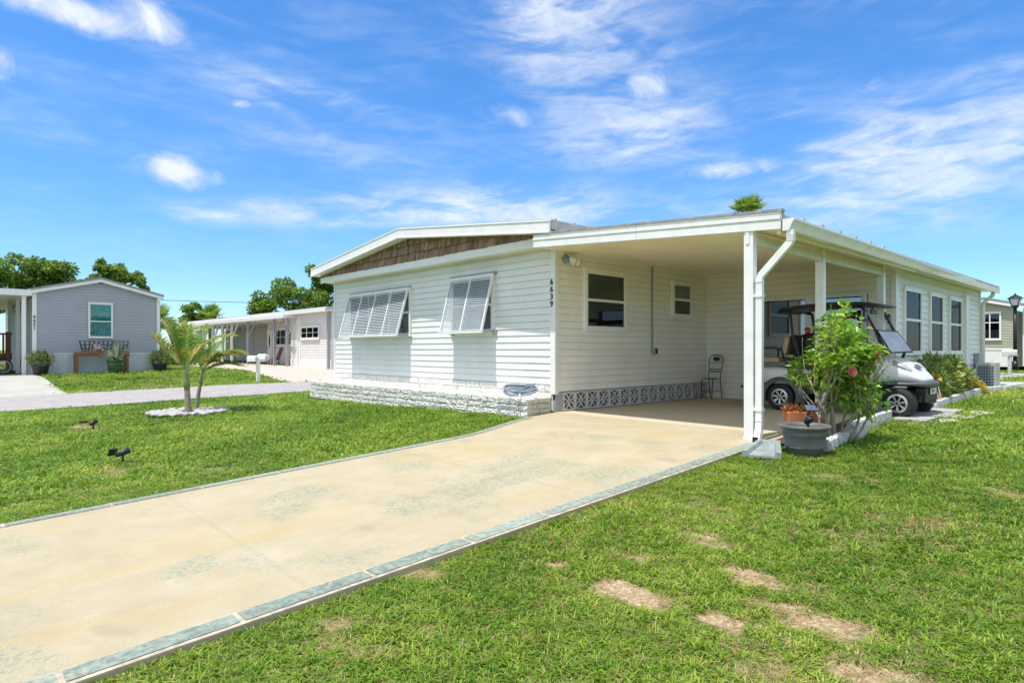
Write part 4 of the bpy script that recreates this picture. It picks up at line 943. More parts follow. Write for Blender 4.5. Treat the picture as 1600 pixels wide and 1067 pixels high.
# hibiscus in the bed beside the front post
hleaf = leafmat('hibiscus_leaf', [(0,(.08,.20,.02)),(.4,(.16,.34,.03)),(.75,(.26,.46,.04)),(.92,(.40,.53,.06)),(1,(.50,.45,.07))], .28, .45, spec=.55)
hstem = M('pale_bark', (.36,.30,.23), .85, var=.25, scale=14, bump=.5, bscale=50)
HB = (.02,-4.50,-.06)
hib = empty('hibiscus_bush', HB, 'flowering hibiscus bush with bare pale stems below and two pink blooms', 'bush')
st = MB(); tips = []; hr = random.Random(5)
def branch(p, d, L_, r, lev):
    n = 4; pts = [p.copy()]; q = p.copy(); dd = d.copy()
    for i in range(n):
        dd = (dd + Vector((hr.uniform(-.22,.22),hr.uniform(-.22,.22),hr.uniform(-.08,.2)))).normalized(); q = q + dd*L_/n; pts.append(q.copy())
        if lev >= 1 and i >= 1: tips.append((q.copy(), dd.copy(), lev))
    if lev >= 1 and (q-Vector(HB)).dot(R3) < -.36: return
    st.tube(pts, [r*(1-.45*i/n) for i in range(n+1)], 6)
    if lev < 3:
        for _ in range(3 if lev else 3):
            a = hr.uniform(.25,1.0); k = pts[-1] if hr.random() < .6 else pts[-2]
            nd = (dd + Vector((hr.uniform(-1,1),hr.uniform(-1,1),hr.uniform(-.1,.75)))*a*.9).normalized(); branch(k, nd, L_*hr.uniform(.6,.85), r*.55, lev+1)
    else: tips.append((q.copy(), dd.copy(), 4))
R3 = Vector((RT[0],RT[1],0)); F3 = Vector((FW[0],FW[1],0))
for k, (sx, sf, up, L_, r) in enumerate([(-.35,.1,.95,.46,.020),(-.15,-.2,1,.52,.024),(.08,.3,1,.55,.026),(.32,-.1,1,.54,.024),(.75,-.1,.72,.50,.020),(.55,.4,.9,.5,.02),(-.2,.4,.95,.5,.018),(1.05,.15,.60,.46,.016),(-.5,-.1,1.0,.36,.015),(.15,0,1.2,.62,.022)]):
    branch(Vector(HB)+R3*sx*.24+F3*sf*.2, (R3*(sx*.62 if sx > 0 else sx*.35)+F3*sf*.45+Vector((0,0,up))).normalized(), L_, r, 0)
st.build('stems', hstem, hib, smooth=True)
P_, D_ = [], []
for (q, d, lev) in tips:
    if q.z < .16: continue
    lowf = 1.0 if q.z > .55 else .4
    for _ in range(int((4 if lev < 3 else 7)*lowf)):
        o = Vector((hr.gauss(0,.035),hr.gauss(0,.035),hr.gauss(0,.035))); P_.append(q+o); D_.append(Vector((hr.gauss(0,1),hr.gauss(0,1),hr.gauss(-.05,.6)))+d*.5)
for _ in range(640):   # fuller head of foliage
    a = Vector((hr.gauss(0,1),hr.gauss(0,1),hr.gauss(0,1))).normalized(); rr = hr.uniform(.55,1)
    s = hr.choice([(-.08,.0,.86,.30,.24),(.14,.1,.95,.32,.33),(.32,.0,.62,.34,.24),(.38,-.05,.46,.26,.18),(.18,-.05,.52,.22,.16),(.30,.1,1.25,.15,.29),(-.02,.1,1.08,.2,.22)]); c = Vector(HB)+R3*s[0]+F3*s[1]+Vector((0,0,s[2]+.06))
    P_.append(c + R3*a.x*s[3]*rr + F3*a.y*.32*rr + Vector((0,0,a.z*s[4]*rr))); D_.append(a + Vector((hr.gauss(0,.6),hr.gauss(0,.6),-.25)))
keep = []
for q, d in zip(P_, D_):
    l_ = (q-Vector(HB)).dot(R3); z_ = q.z
    lo_ = -.20 if z_ < .62 else (-.36 if z_ < 1.0 else -.20); hi_ = .56 if z_ < .75 else (.47 if z_ < 1.12 else .36)
    edge = min((l_-lo_)/.14, (hi_-l_)/.14)
    if hr.random() < min(1., max(0., edge+.25))*(.60 if z_ > .62 else .95): keep.append((q, d))
P_ = [k[0] for k in keep]; D_ = [k[1] for k in keep]
n = len(P_); hv, hf = leaf_mesh(np.array([tuple(q) for q in P_]), np.array([tuple(q) for q in D_]), rng.uniform(.065,.115,n), rng.uniform(.034,.052,n), .2, .15)
fastmesh('leaves', hv, hf, hleaf, hib)
def bloom(c, r, facing, cols, petals=5, layers=3):
    m = MB(); f = Vector(facing).normalized(); a = f.cross(Vector((0,0,1))).normalized(); b = a.cross(f)
    for l in range(layers):
        for k in range(petals):
            t = 2*math.pi*(k+l*.37)/petals; rr = r*(1-.2*l); rad = a*math.cos(t)+b*math.sin(t); tan = b*math.cos(t)-a*math.sin(t); lift = .15+.38*l
            g0 = len(m.v)
            for i in range(4):
                for j in range(5):
                    u = i/3; v = (j-2)/2; wv = rr*.62*math.sin(math.pi*(.12+.62*u)); p = Vector(c) + rad*rr*u*(1-.1*l) + tan*wv*v + f*(rr*lift*u + .12*rr*math.sin(5*v+3*u+k+l)*u); m.v.append(tuple(p))
            for i in range(3):
                for j in range(4): q = g0+i*5+j; m.f.append((q,q+1,q+6,q+5))
    return m
pinkp = leafmat('pink_petal', [(0,(.62,.13,.16)),(.5,(.75,.22,.24)),(1,(.85,.38,.36))], .5, .35)
peach = leafmat('peach_petal', [(0,(.72,.28,.20)),(.5,(.80,.42,.25)),(1,(.85,.55,.35))], .5, .35)
def at_(px, py, t): 
    a = (px-800)/975; b = (546-py)/975; return (CAM[0]+t*(FW[0]+a*RT[0]), CAM[1]+t*(FW[1]+a*RT[1]), CAM[2]+t*b)
tocam = Vector((-FW[0],-FW[1],.15))
bloom((-.22,-4.80,.82), .058, tocam+R3*.2, None).build('bloom', pinkp, hib, smooth=True)
bloom((.12,-4.95,1.00), .056, tocam+R3*.5, None).build('bloom', pinkp, hib, smooth=True)
bloom((-.02,-4.80,1.16), .034, tocam-R3*.3, None, 5, 2).build('bloom', peach, hib, smooth=True)
bloom((-.12,-4.80,.95), .026, tocam, None, 4, 2).build('bloom', peach, hib, smooth=True)
bloom((.07,-4.66,1.30), .020, tocam+R3*.4, None, 4, 2).build('bloom', peach, hib, smooth=True)
# variegated croton bushes in front of the sunroom
crot = leafmat('croton_leaf', [(0,(.08,.15,.03)),(.35,(.18,.28,.05)),(.65,(.42,.46,.11)),(.95,(.60,.58,.22)),(1,(.62,.56,.18))], .4, .3)
crotg = leafmat('croton_green', [(0,(.10,.19,.04)),(.5,(.22,.34,.08)),(1,(.46,.50,.17))], .4, .3)
def bush(name, label, base, blobs, n, ls, mat, nst=9, group=None, long_=2.2):
    root = empty(name, base, label, 'bush', group); m = MB()
    for k in range(nst):
        b = blobs[k % len(blobs)]; m.tube([base, ((base[0]+b[0])/2+hr.uniform(-.06,.06),(base[1]+b[1])/2+hr.uniform(-.06,.06),(base[2]+b[2])/2), (b[0]+hr.uniform(-.6,.6)*b[3],b[1]+hr.uniform(-.6,.6)*b[4],b[2]+hr.uniform(0,.8)*b[5])], [.016,.012,.005], 5)
    m.build('stems', hstem, root); p, d = crown_points(subblobs(blobs,6,.5,3)+blobs, n, .3)
    v, f = leaf_mesh(p, d*.8+rng.normal(size=d.shape)*.5+np.array([0,0,.55]), ls*rng.uniform(.7,1.3,n), ls/long_, .2, .1); fastmesh('leaves', v, f, mat, root); return root
bush('croton_bush', 'tall green croton shrub just behind the golf cart nose', (6.1,-4.05,.0), [(6.0,-4.05,.42,.34,.26,.36),(6.3,-4.02,.72,.25,.18,.25)], 900, .15, crotg, long_=4.5)
bush('croton_bush', 'yellow variegated croton bush under the sunroom windows', (7.7,-4.0,.03), [(7.1,-4.02,.48,.5,.24,.38),(8.0,-4.0,.44,.6,.25,.34),(7.5,-4.0,.66,.4,.2,.22)], 2400, .14, crot, long_=3.2)
bush('croton_bush', 'low golden orange croton next to the air conditioner', (9.2,-4.08,.05), [(9.2,-4.08,.22,.36,.2,.18)], 500, .13, leafmat('golden_leaf', [(0,(.25,.26,.05)),(.5,(.55,.50,.10)),(1,(.70,.46,.08))], .4, .3))
bush('croton_bush', 'small orange leaved croton low by the cart bumper', (5.4,-4.35,.0), [(5.6,-4.2,.16,.14,.08,.12),(5.7,-4.2,.5,.07,.06,.08)], 90, .12, leafmat('orange_leaf', [(0,(.12,.18,.03)),(.5,(.6,.4,.06)),(1,(.75,.30,.05))], .4, .3))
m = MB()
pad('bed_soil', [(-.55,-4.5),(3.0,-4.30),(3.0,-4.0),(-.55,-4.0)], soil, 'dark soil of the flower bed beside the carport', .045)
pad('back_bed_soil', [(4.9,-4.30),(10.4,-4.15),(10.4,-3.76),(4.9,-3.78)], soil, 'dark soil of the croton bed under the sunroom', .05)
# scalloped concrete edging pieces
sc = M('scalloped_concrete', (.58,.58,.56), .9, var=.5, scale=22, bump=1.0, bscale=40)
def edging(p, q, label, h=.135, n=None, z0=-.07):
    p = Vector((p[0],p[1],0)); q = Vector((q[0],q[1],0)); d = q-p; Ln = d.length; d.normalize(); nn = Vector((d.y,-d.x,0)); m = MB(); k = max(3, int(Ln/.095)); w_ = .036
    prof = []
    for i in range(k):
        for j in range(6): t = j/6; prof.append(((i+t)/k*Ln, h-.040+.040*abs(math.sin(math.pi*t))**.6, .022*abs(math.sin(math.pi*t))))
    prof.append((Ln, h-.040, 0))
    zb = float(zt(p.x, p.y)); ze = float(zt(q.x,q.y))
    vs = []
    for (s, z, o) in prof:
        b = p+d*s; zz = zb+(ze-zb)*s/Ln
        vs += [b+nn*(w_+o)+Vector((0,0,zz-.06)), b+nn*(w_+o)+Vector((0,0,zz+z-.008)), b+nn*(w_+o-.01)+Vector((0,0,zz+z)), b-nn*(w_-.01)+Vector((0,0,zz+z)), b-nn*w_+Vector((0,0,zz-.06))]
    c = len(prof); fs = [(i*5+j,(i+1)*5+j,(i+1)*5+j+1,i*5+j+1) for i in range(c-1) for j in range(4)] + [(0,1,2,3,4), tuple((c-1)*5+j for j in (4,3,2,1,0))]
    m.add(vs, fs); o = m.build('edging_block', sc); tag(o, label, 'edging', 'scalloped edging blocks along the flower beds')
edging((-.52,-4.62), (.02,-4.585), 'scalloped concrete edging block right behind the grey pot')
edging((.03,-4.585), (.40,-4.57), 'scalloped edging block at the foot of the hibiscus stems')
edging((.42,-4.60), (.85,-4.56), 'low curved scalloped edging block in front of the hibiscus', .10)
edging((.83,-4.43), (1.75,-4.36), 'long raised scalloped edging block between hibiscus and cart', .17)
edging((1.77,-4.36), (2.75,-4.30), 'long scalloped edging block ending at the near front cart wheel', .17)
edging((5.0,-4.36), (6.6,-4.29), 'edging block just past the far front wheel of the cart', .15); edging((6.62,-4.29), (8.3,-4.24), 'edging block in front of the yellow croton', .15); edging((8.32,-4.24), (9.9,-4.21), 'edging block in front of the golden croton', .15); edging((9.92,-4.21), (10.75,-4.36), 'short edging block turning in front of the air conditioner', .13); edging((10.8,-4.4), (12.6,-4.5), 'farthest edging block past the air conditioner', .12)
pv = M('grey_paver', (.40,.39,.38), .9, var=.2, scale=8, bump=.4)
for i, (x0,x1,y0,y1,lab) in enumerate([(2.85,3.55,-4.75,-4.0,'grey paver slab under the near front wheel of the golf cart'),(3.6,4.25,-4.85,-4.05,'grey paver slab between the front wheels of the golf cart'),(4.3,4.95,-4.8,-4.0,'grey paver slab under the far front wheel of the golf cart')]):
    z = float(zt(x0,y0)); tag(MB().box(x0,x1,y0,y1,z-.03,z+.035+.006*i).build('paver', pv, bevel=.01), lab, 'paver', 'pavers under the cart')
pv2 = M('buff_stone', (.52,.47,.40), .9, var=.25, scale=7, bump=.5)
for i, (x,y,s,lab) in enumerate([(3.9,-5.0,.26,'irregular buff flagstone in the grass in front of the cart'),(4.7,-5.05,.30,'largest buff flagstone at the lawn edge past the cart'),(3.2,-4.95,.18,'small buff flagstone near the near cart wheel')]):
    rg = random.Random(i); k = 9; z = float(zt(x,y)); m = MB(); m.prism([(x+s*1.3*rg.uniform(.75,1.1)*math.cos(2*math.pi*j/k), y+s*.7*rg.uniform(.75,1.1)*math.sin(2*math.pi*j/k), z-.02) for j in range(k)], (0,0,.05)); tag(m.build('flagstone', pv2, bevel=.012), lab, 'flagstone', 'flagstones by the cart')
# dark rocks in the bed
rkm = M('dark_rock', (.16,.155,.15), .85, var=.3, scale=9, bump=.5)
for i, (x,y,s,lab) in enumerate([(1.25,-4.22,.10,'grey rock in the bed nearest the hibiscus'),(1.62,-4.2,.09,'round grey rock in the middle of the bed'),(1.95,-4.16,.10,'grey rock in the bed beside the cart wheel')]):
    me = protos[i].data.copy(); me.materials.clear(); me.materials.append(rkm); o = bpy.data.objects.new('bed_rock', me); o.location = (x,y,float(zt(x,y))+.09); o.scale = (s,s,s*.8); o.rotation_euler = (0,0,i*1.3); COL.objects.link(o); tag(o, lab, 'rock', 'rocks in the flower bed')
# big grey pot with a solar spotlight stuck in it
pot = empty('grey_pot', (-.78,-4.50,-.09), 'large round grey ribbed planter pot beside the front post', 'pot')
potm = M('pot_grey', (.13,.128,.128), .6, var=.25, scale=9, bump=.25, bscale=30)
m = MB(); c = (-.78,-4.50,-.09); m.lathe([(0.000,0.000),(0.161,0.000),(0.174,0.017),(0.193,0.087),(0.202,0.091),(0.202,0.104),(0.197,0.109),(0.213,0.191),(0.219,0.217),(0.228,0.226),(0.228,0.248),(0.217,0.261),(0.224,0.283),(0.254,0.296),(0.271,0.309),(0.273,0.326),(0.261,0.338),(0.231,0.335),(0.213,0.304),(0.209,0.261)], c, 40); m.build('body', potm, pot, smooth=True)
m = MB(); m.lathe([(0,.272),(.212,.272)], c, 32); m.build('potting_soil', M('pot_soil',(.10,.09,.08),.95,var=.5,scale=25,bump=.8), pot)
solar = M('solar_cell', (.10,.13,.22), .15, var=.3, scale=30, spec=.8)
lens = M('lamp_lens', (.75,.72,.55), .15)
def spotlight(x, y, z, label, head_dir, panel_p, panel_n, hl=.13, scale=1.0, lensm=lens, up=.17):
    s = scale; root = empty('solar_spotlight', (x,y,z), label, 'spotlight', 'solar spotlights'); b = Vector((x,y,z)); h = Vector(head_dir).normalized(); j = b+Vector((0,0,up*s))
    m = MB(); m.tube([b-Vector((0,0,.08)), b+Vector((0,0,.03)), j], [.008*s,.02*s,.014*s], 8); m.tube([b+Vector((0,0,.02)), b+Vector((0,0,.06))],[.028*s,.02*s],8); m.build('stake', blackp, root, smooth=True)
    m = MB(); k = j+Vector((0,0,.03*s)); m.tube([k-h*hl*.55*s, k-h*hl*.45*s, k-h*hl*.2*s, k+h*hl*.45*s, k+h*hl*.5*s, k+h*hl*.44*s], [.02*s,.034*s,.042*s,.05*s,.046*s,.04*s], 16); hd = m.build('lamp_head', blackp, root, smooth=True)
    m = MB(); m.tube([k+h*hl*.43*s, k+h*hl*.45*s], .041*s, 16); m.build('lens', lensm, hd)
    pp = b+Vector(panel_p)*s; n_ = Vector(panel_n).normalized(); a = n_.cross(Vector((0,0,1))).normalized(); c_ = a.cross(n_)
    m = MB(); q = [pp+a*i*.075*s+c_*jj*.055*s for i,jj in ((-1,-1),(1,-1),(1,1),(-1,1))]; m.prism(q, n_*-.016*s); m.tube([pp-n_*.012*s, k], .009*s, 6); pn = m.build('panel', blackp, root)
    m = MB(); q = [pp+a*i*.067*s+c_*jj*.047*s+n_*.0015 for i,jj in ((-1,-1),(1,-1),(1,1),(-1,1))]; m.quad(*q); m.build('solar_cell', solar, pn)
spotlight(-.80,-4.55,.185, 'solar spotlight with tilted blue panel stuck in the grey pot', tocam*.9+Vector((0,0,.35)), tuple(R3*.05+Vector((0,0,.29))+F3*.03), tocam+Vector((0,0,1.1)), .13, .85, up=.10)
spotlight(-6.05,1.83,-.40, 'black solar spotlight on the left lawn nearest the driveway', R3*.8+F3*.3+Vector((0,0,.35)), tuple(-R3*.17+Vector((0,0,.21))), -R3*.9+F3*.2+Vector((0,0,.35)), .20, .80, blackp)
spotlight(-5.72,5.98,-.37, 'black solar spotlight on the left lawn nearer the street', R3*.45+F3*.9+Vector((0,0,.5)), tuple(-R3*.20+Vector((0,0,.17))), Vector((0,0,1))-R3*.35+F3*.3, .15, .85, blackp, up=.12)
# orange terracotta window boxes with bromeliads behind the pot
terr = M('terracotta', (.55,.20,.08), .8, var=.15, bump=.2)
brom = leafmat('bromeliad_leaf', [(0,(.10,.12,.03)),(.4,(.30,.22,.06)),(.7,(.50,.16,.06)),(1,(.60,.24,.10))], .4, .25)
TBP = []
for i, (a0, a1) in enumerate(((-.245,-.01),(.01,.245))):
    c0 = Vector((.08,-4.16,0)) + R3*a0; c1 = Vector((.08,-4.16,0)) + R3*a1; d = (c1-c0).normalized(); nn = Vector((d.y,-d.x,0))*-1
    zb = .10 - .10
    root = empty('terracotta_planter', tuple((c0+c1)/2+Vector((0,0,zb))), ['orange terracotta planter with reddish bromeliads, the left one behind the grey pot','orange terracotta planter with reddish bromeliads, the right one behind the grey pot'][i], 'planter', 'terracotta planters behind the pot')
    m = MB(); w2 = .075; lo = [c0-nn*w2+d*.02, c1-nn*w2-d*.02, c1+nn*w2-d*.02, c0+nn*w2+d*.02]; hi = [c0-nn*(w2+.015), c1-nn*(w2+.015), c1+nn*(w2+.015), c0+nn*(w2+.015)]
    m.add([tuple(p+Vector((0,0,zb))) for p in lo]+[tuple(p+Vector((0,0,zb+.31))) for p in hi], [(0,3,2,1),(4,5,6,7),(0,1,5,4),(1,2,6,5),(2,3,7,6),(3,0,4,7)]); m.build('box', terr, root, bevel=.01)
    n = 170; t = rng.random(n); pos = np.array([tuple(c0.lerp(c1, tt)) for tt in t]) + np.array([0,0,zb+.30]); dr = rng.normal(size=(n,3))*np.array([.7,.7,.3])+np.array([0,0,.7])
    v, f = leaf_mesh(pos, dr, rng.uniform(.09,.18,n), .022, .3, .1); fastmesh('bromeliads', v, f, brom, root)
# splash block under the downspout
sb = MB(); o_ = Vector((-.78,-4.08,0)); dv = Vector((-.80,-.28,0)).normalized(); sv = Vector((dv.y,-dv.x,0))
def spt(l, s, z): q = o_+dv*l+sv*s; return (q.x, q.y, -.075-.03*l+z)
sb.add([spt(-.25,-.12,0),spt(.55,-.2,0),spt(.55,.2,0),spt(-.25,.12,0),spt(-.25,-.12,.07),spt(.55,-.2,.07),spt(.55,.2,.07),spt(-.25,.12,.07),spt(-.22,-.08,.07),spt(.55,-.15,.07),spt(.55,.15,.07),spt(-.22,.08,.07),spt(-.2,-.06,.035),spt(.55,-.13,.025),spt(.55,.13,.025),spt(-.2,.06,.035)],
  [(0,1,5,4),(2,3,7,6),(3,0,4,7),(4,5,9,8),(6,7,11,10),(7,4,8,11),(8,9,13,12),(10,11,15,14),(11,8,12,15),(12,13,14,15),(1,2,6,10,14,13,9,5)])
tag(sb.build('splash_block', M('splash_green',(.27,.32,.30),.8,var=.25,scale=10), recalc=True), 'grey green splash block on the grass under the downspout', 'splash block')
# ------------------------------------------------------------------ grey house across the street
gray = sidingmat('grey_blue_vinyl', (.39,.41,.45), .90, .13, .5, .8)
skirtm = M('pale_skirt', (.60,.66,.70), .5, var=.08, scale=3)
winteal = glassmat('teal_glass', (.7,.9,.88), .06, .95, .15); tealc = M('teal_curtain', (.15,.42,.42), .8, var=.3, scale=5)
gh = empty('grey_house', (-2.7,24,.08), 'grey blue sided mobile home with low gable across the side street', 'house')
GY = 24.; PKX = -2.66
def ghr(x): return 3.93 - .258*abs(x-PKX)
m = MB(); siding(m, (-4.9,GY), (-.46,GY), (0,-1), .90, 3.85, .13, lambda z: (0,4.44) if z < ghr(-.46) else (max(0,PKX+4.9-(3.93-z)/.258), min(4.44,PKX+4.9+(3.93-z)/.258)))
siding(m, (-4.9,38), (-4.9,GY), (-1,0), .90, 3.34, .13); m.box(-4.88,-.5,GY+.02,37.9,.1,3.3); m.build('wall', gray, gh)
m = MB(); 
for k in range(37): 
    x = -4.9+4.44*k/37; m.box(x,x+.075,GY-.04,GY,.03,.84); m.box(x+.075,x+.12,GY-.018,GY,.03,.84)
for k in range(60): y = GY+14*k/60; m.box(-4.93,-4.9,y,y+.15,.03,.84); m.box(-4.92,-4.9,y+.15,y+.233,.03,.84)
m.box(-4.95,-.42,GY-.05,GY,.84,.92); m.build('skirting', skirtm, gh)
m = MB(); m.box(-4.97,-4.83,GY-.045,GY+.06,.88,3.36); m.box(-.53,-.40,GY-.045,GY+.06,.5,3.30); m.build('corner_trim', wtrim, gh)
m = MB()
for xa, xb in ((-5.05,PKX),(PKX,-.30)):
    m.add([(xa,GY-.22,ghr(xa)-.02),(xb,GY-.22,ghr(xb)-.02),(xb,GY-.22,ghr(xb)+.11),(xa,GY-.22,ghr(xa)+.11),(xa,GY-.1,ghr(xa)-.02),(xb,GY-.1,ghr(xb)-.02),(xb,GY-.1,ghr(xb)+.11),(xa,GY-.1,ghr(xa)+.11)],[(0,1,2,3),(7,6,5,4),(0,4,5,1),(3,2,6,7),(0,3,7,4),(1,5,6,2)])
    m.add([(xa,GY-.1,ghr(xa)-.01),(xb,GY-.1,ghr(xb)-.01),(xb,GY,ghr(xb)-.01),(xa,GY,ghr(xa)-.01)],[(0,1,2,3)])
m.build('rake_fascia', wtrim, gh)
m = MB()
for xa, xb in ((-5.05,PKX),(PKX,-.28)):
    m.add([(xa,GY-.24,ghr(xa)+.11),(xb,GY-.24,ghr(xb)+.11),(xb,38.2,ghr(xb)+.11),(xa,38.2,ghr(xa)+.11),(xa,GY-.24,ghr(xa)+.19),(xb,GY-.24,ghr(xb)+.19),(xb,38.2,ghr(xb)+.19),(xa,38.2,ghr(xa)+.19)],[(0,3,2,1),(4,5,6,7),(0,1,5,4),(1,2,6,5),(2,3,7,6),(3,0,4,7)])
m.build('roof', M('grey_shingle',(.28,.28,.28),.9,var=.2,scale=6), gh)
MB().box(-1.35,-1.05,27,27.3,3.6,3.95).build('roof_vent', roofm, gh)
window(gh, 'x', -3.10,-2.21,1.56,3.04,GY-.02,-1,.47,.07,(.0,1),tealc,winteal,cols=1)
window(gh, 'y', 27.2,28.4,1.3,2.7,-4.92,-1,.5,.08,None,blindw,winteal); 
house_number('6\n6\n5\n1', .17, gh, (-4.90,GY-.052,2.33), 0, blackm)
gc = empty('grey_house_carport', (-8,26,.1), 'flat white carport roof on posts on the left of the grey house', 'carport')
m = MB(); m.box(-11.5,-5.0,GY-.15,36,3.22,3.24); m.build('ceiling', wtrim, gc); m = MB(); m.box(-11.5,-4.99,GY-.21,GY-.15,3.20,3.44); m.box(-11.5,-5.0,GY-.15,36,3.30,3.42); m.build('roof', metalw, gc)
for (x,y) in ((-5.23,24.05),(-5.2,26.9),(-5.2,31),(-11,24.05)): MB().box(x-.07,x+.07,y-.07,y+.07,.04,3.22).build('post', metalw, gc)
wd = M('brown_wood', (.24,.10,.055), .75, var=.3, scale=10)
dk = empty('porch_railing', (-6.6,28.5,.1), 'reddish brown wooden porch railing beside the grey house', 'railing')
m = MB(); 
for x in np.arange(-9.6,-5.2,.22): m.box(x,x+.07,28.2,28.27,.85,1.75)
m.build('balusters', wd, dk); m = MB(); m.box(-9.7,-5.3,28.16,28.32,1.72,1.80); m.box(-9.7,-5.3,28.18,28.3,.75,.9); m.build('rail', wd, dk)
for x in (-5.45,-7.5,-9.6): MB().box(x-.08,x+.08,28.14,28.32,.05,1.85).build('post', wd, dk)
MB().box(-9.7,-5.3,28.3,31,.62,.76).build('deck', wd, dk)
# tricycle
tr = empty('tricycle', (-6.15,25.3,.08), 'adult tricycle with red basket parked in the carport of the grey house', 'tricycle')
def cyc(x,y,z,r):
    m = MB(); m.tube([(x+r*math.cos(t),y+.3*r*math.cos(t)*0,z+r*math.sin(t)) for t in np.linspace(0,2*math.pi,29)], .028, 6); w_ = m.build('wheel', rubber, tr, smooth=True)
    m = MB(); m.tube([(x+(r-.035)*math.cos(t),y,z+(r-.035)*math.sin(t)) for t in np.linspace(0,2*math.pi,29)], .012, 5)
    for k in range(12): t = 2*math.pi*k/12; m.tube([(x,y,z),(x+(r-.04)*math.cos(t),y,z+(r-.04)*math.sin(t))], .004, 4)
    m.build('rim', alloy, w_)
cyc(-6.35,25.1,.43,.34); cyc(-5.75,25.7,.36,.28); cyc(-5.75,26.2,.36,.28)
m = MB(); m.tube([(-6.35,25.1,.43),(-6.25,25.25,1.0),(-6.2,25.3,1.15)], .02, 6); m.tube([(-6.25,25.25,.85),(-6.0,25.6,.45),(-5.75,25.95,.4)], .025, 6); m.tube([(-6.0,25.6,.45),(-5.95,25.7,.95)], .02, 6); m.tube([(-6.4,25.1,1.18),(-6.2,25.3,1.15),(-6.0,25.5,1.18)], .015, 6); m.build('frame', M('trike_red',(.35,.03,.03),.4), tr)
MB().box(-6.05,-5.85,25.6,25.8,.93,1.0).build('saddle', blackp, tr, bevel=.02); m = MB(); m.box(-6.32,-6.02,25.0,25.3,.88,1.12); m.build('basket', M('basket_red',(.6,.03,.02),.4), tr, bevel=.02)
# plants by the grey house
def potted(name, x, y, label, r, h, mat_p, leaves, group=None):
    z = float(zt(x,y)); root = empty(name, (x,y,z), label, 'potted plant', group)
    m = MB(); m.lathe([(0,0),(r*.72,0),(r*.95,h*.85),(r*1.06,h*.88),(r*1.06,h),(r*.9,h),(r*.88,h*.9),(0,h*.9)], (x,y,z), 24); m.build('pot', mat_p, root, smooth=True)
    n = 420; p, d = crown_points([(x,y,z+h+r*.75,r*1.3,r*1.3,r*.95)], n, .3); v, f = leaf_mesh(p, d+rng.normal(size=d.shape)*.5+np.array([0,0,.5]), rng.uniform(.12,.22,n), .06, .2); fastmesh('leaves', v, f, leaves, root)
darkpot = M('dark_clay', (.05,.05,.055), .6)
succ = leafmat('succulent', [(0,(.06,.10,.03)),(.5,(.14,.20,.06)),(1,(.30,.32,.12))], .5, .25)
potted('potted_plant', -4.75,23.55, 'dark pot of green succulents at the left corner of the grey house', .30,.42, darkpot, succ, 'potted plants by the grey house')
potted('potted_plant', -.52,23.5, 'dark pot of green succulents at the right corner of the grey house', .30,.40, darkpot, succ, 'potted plants by the grey house')
ag = empty('potted_agave', (-2.33,22.7,.06), 'large blue green agave in a glazed green pot', 'potted plant'); az0 = (-2.33,22.7,float(zt(-2.33,22.7)))
m = MB(); m.lathe([(0,0),(.22,0),(.24,.05),(.30,.25),(.32,.45),(.31,.52),(.35,.55),(.35,.60),(.30,.60),(.29,.54),(0,.54)], az0, 28); m.build('pot', M('green_glaze',(.045,.10,.03),.18,var=.3,scale=6,spec=.7), ag, smooth=True)
m = MB(); rg = random.Random(4)
for k in range(26):
    a = k*2.4; el = .15+1.25*rg.random(); L_ = rg.uniform(.65,.95); c = Vector(az0)+Vector((0,0,.56)); d = Vector((math.cos(a)*math.cos(el),math.sin(a)*math.cos(el),math.sin(el))); s = d.cross(Vector((0,0,1))).normalized(); u = s.cross(d); n0 = len(m.v)
    for i in range(6):
        t = i/5; p = c+d*L_*t+Vector((0,0,-.18*t*t*(1-el/1.6))); wv = .065*(1-t**2)*(.7+.6*t) if i < 5 else .003
        for q in (-1,0,1): m.v.append(tuple(p+s*wv*q+u*(.025*abs(q))))
    for i in range(5):
        for q in range(2): b = n0+i*3+q; m.f.append((b,b+1,b+4,b+3))
m.build('leaves', leafmat('agave_leaf', [(0,(.12,.20,.13)),(.6,(.22,.32,.22)),(.85,(.42,.42,.25)),(1,(.5,.45,.3))], .5, .1), ag, smooth=True)
tb = empty('wooden_table', (-2.75,23.6,.05), 'long brown wooden potting table against the grey house', 'table')
MB().box(-3.66,-1.72,23.3,23.75,.80,.98).build('tabletop', wd, tb, bevel=.01)
for (x,y) in ((-3.58,23.35),(-1.80,23.35),(-3.58,23.70),(-1.80,23.70)): MB().box(x-.055,x+.055,y-.04,y+.04,.03,.80).build('leg', wd, tb)
for i, x in enumerate((-3.2,-2.55,-1.98)):
    root = empty('wire_basket', (x,23.55,.98), ['black wire basket on the left end of the potting table','black wire basket in the middle of the potting table','black wire basket on the right end of the potting table'][i], 'basket', 'wire baskets on the potting table')
    m = MB()
    for z,wv in ((.98,.16),(1.12,.19),(1.26,.22),(1.42,.26)): m.tube([(x-wv,23.43,z),(x+wv,23.43,z),(x+wv,23.62,z),(x-wv,23.62,z),(x-wv,23.43,z)], .012, 5)
    for q in (-1,-.33,.33,1):
        for y in (23.43,23.62): m.tube([(x+.16*q,y,.98),(x+.26*q,y,1.42)], .012, 5)
    m.build('wires', blackm, root)
ob = empty('orchid', (-2.85,23.4,.98), 'small pink flowering plant on the potting table', 'flower'); p = np.array([-2.85,23.42,1.1])+rng.normal(size=(60,3))*np.array([.16,.06,.09]); v, f = leaf_mesh(p, rng.normal(size=(60,3)), .08, .06); fastmesh('petals', v, f, leafmat('mauve_petal',[(0,(.4,.2,.35)),(1,(.7,.5,.6))]), ob)
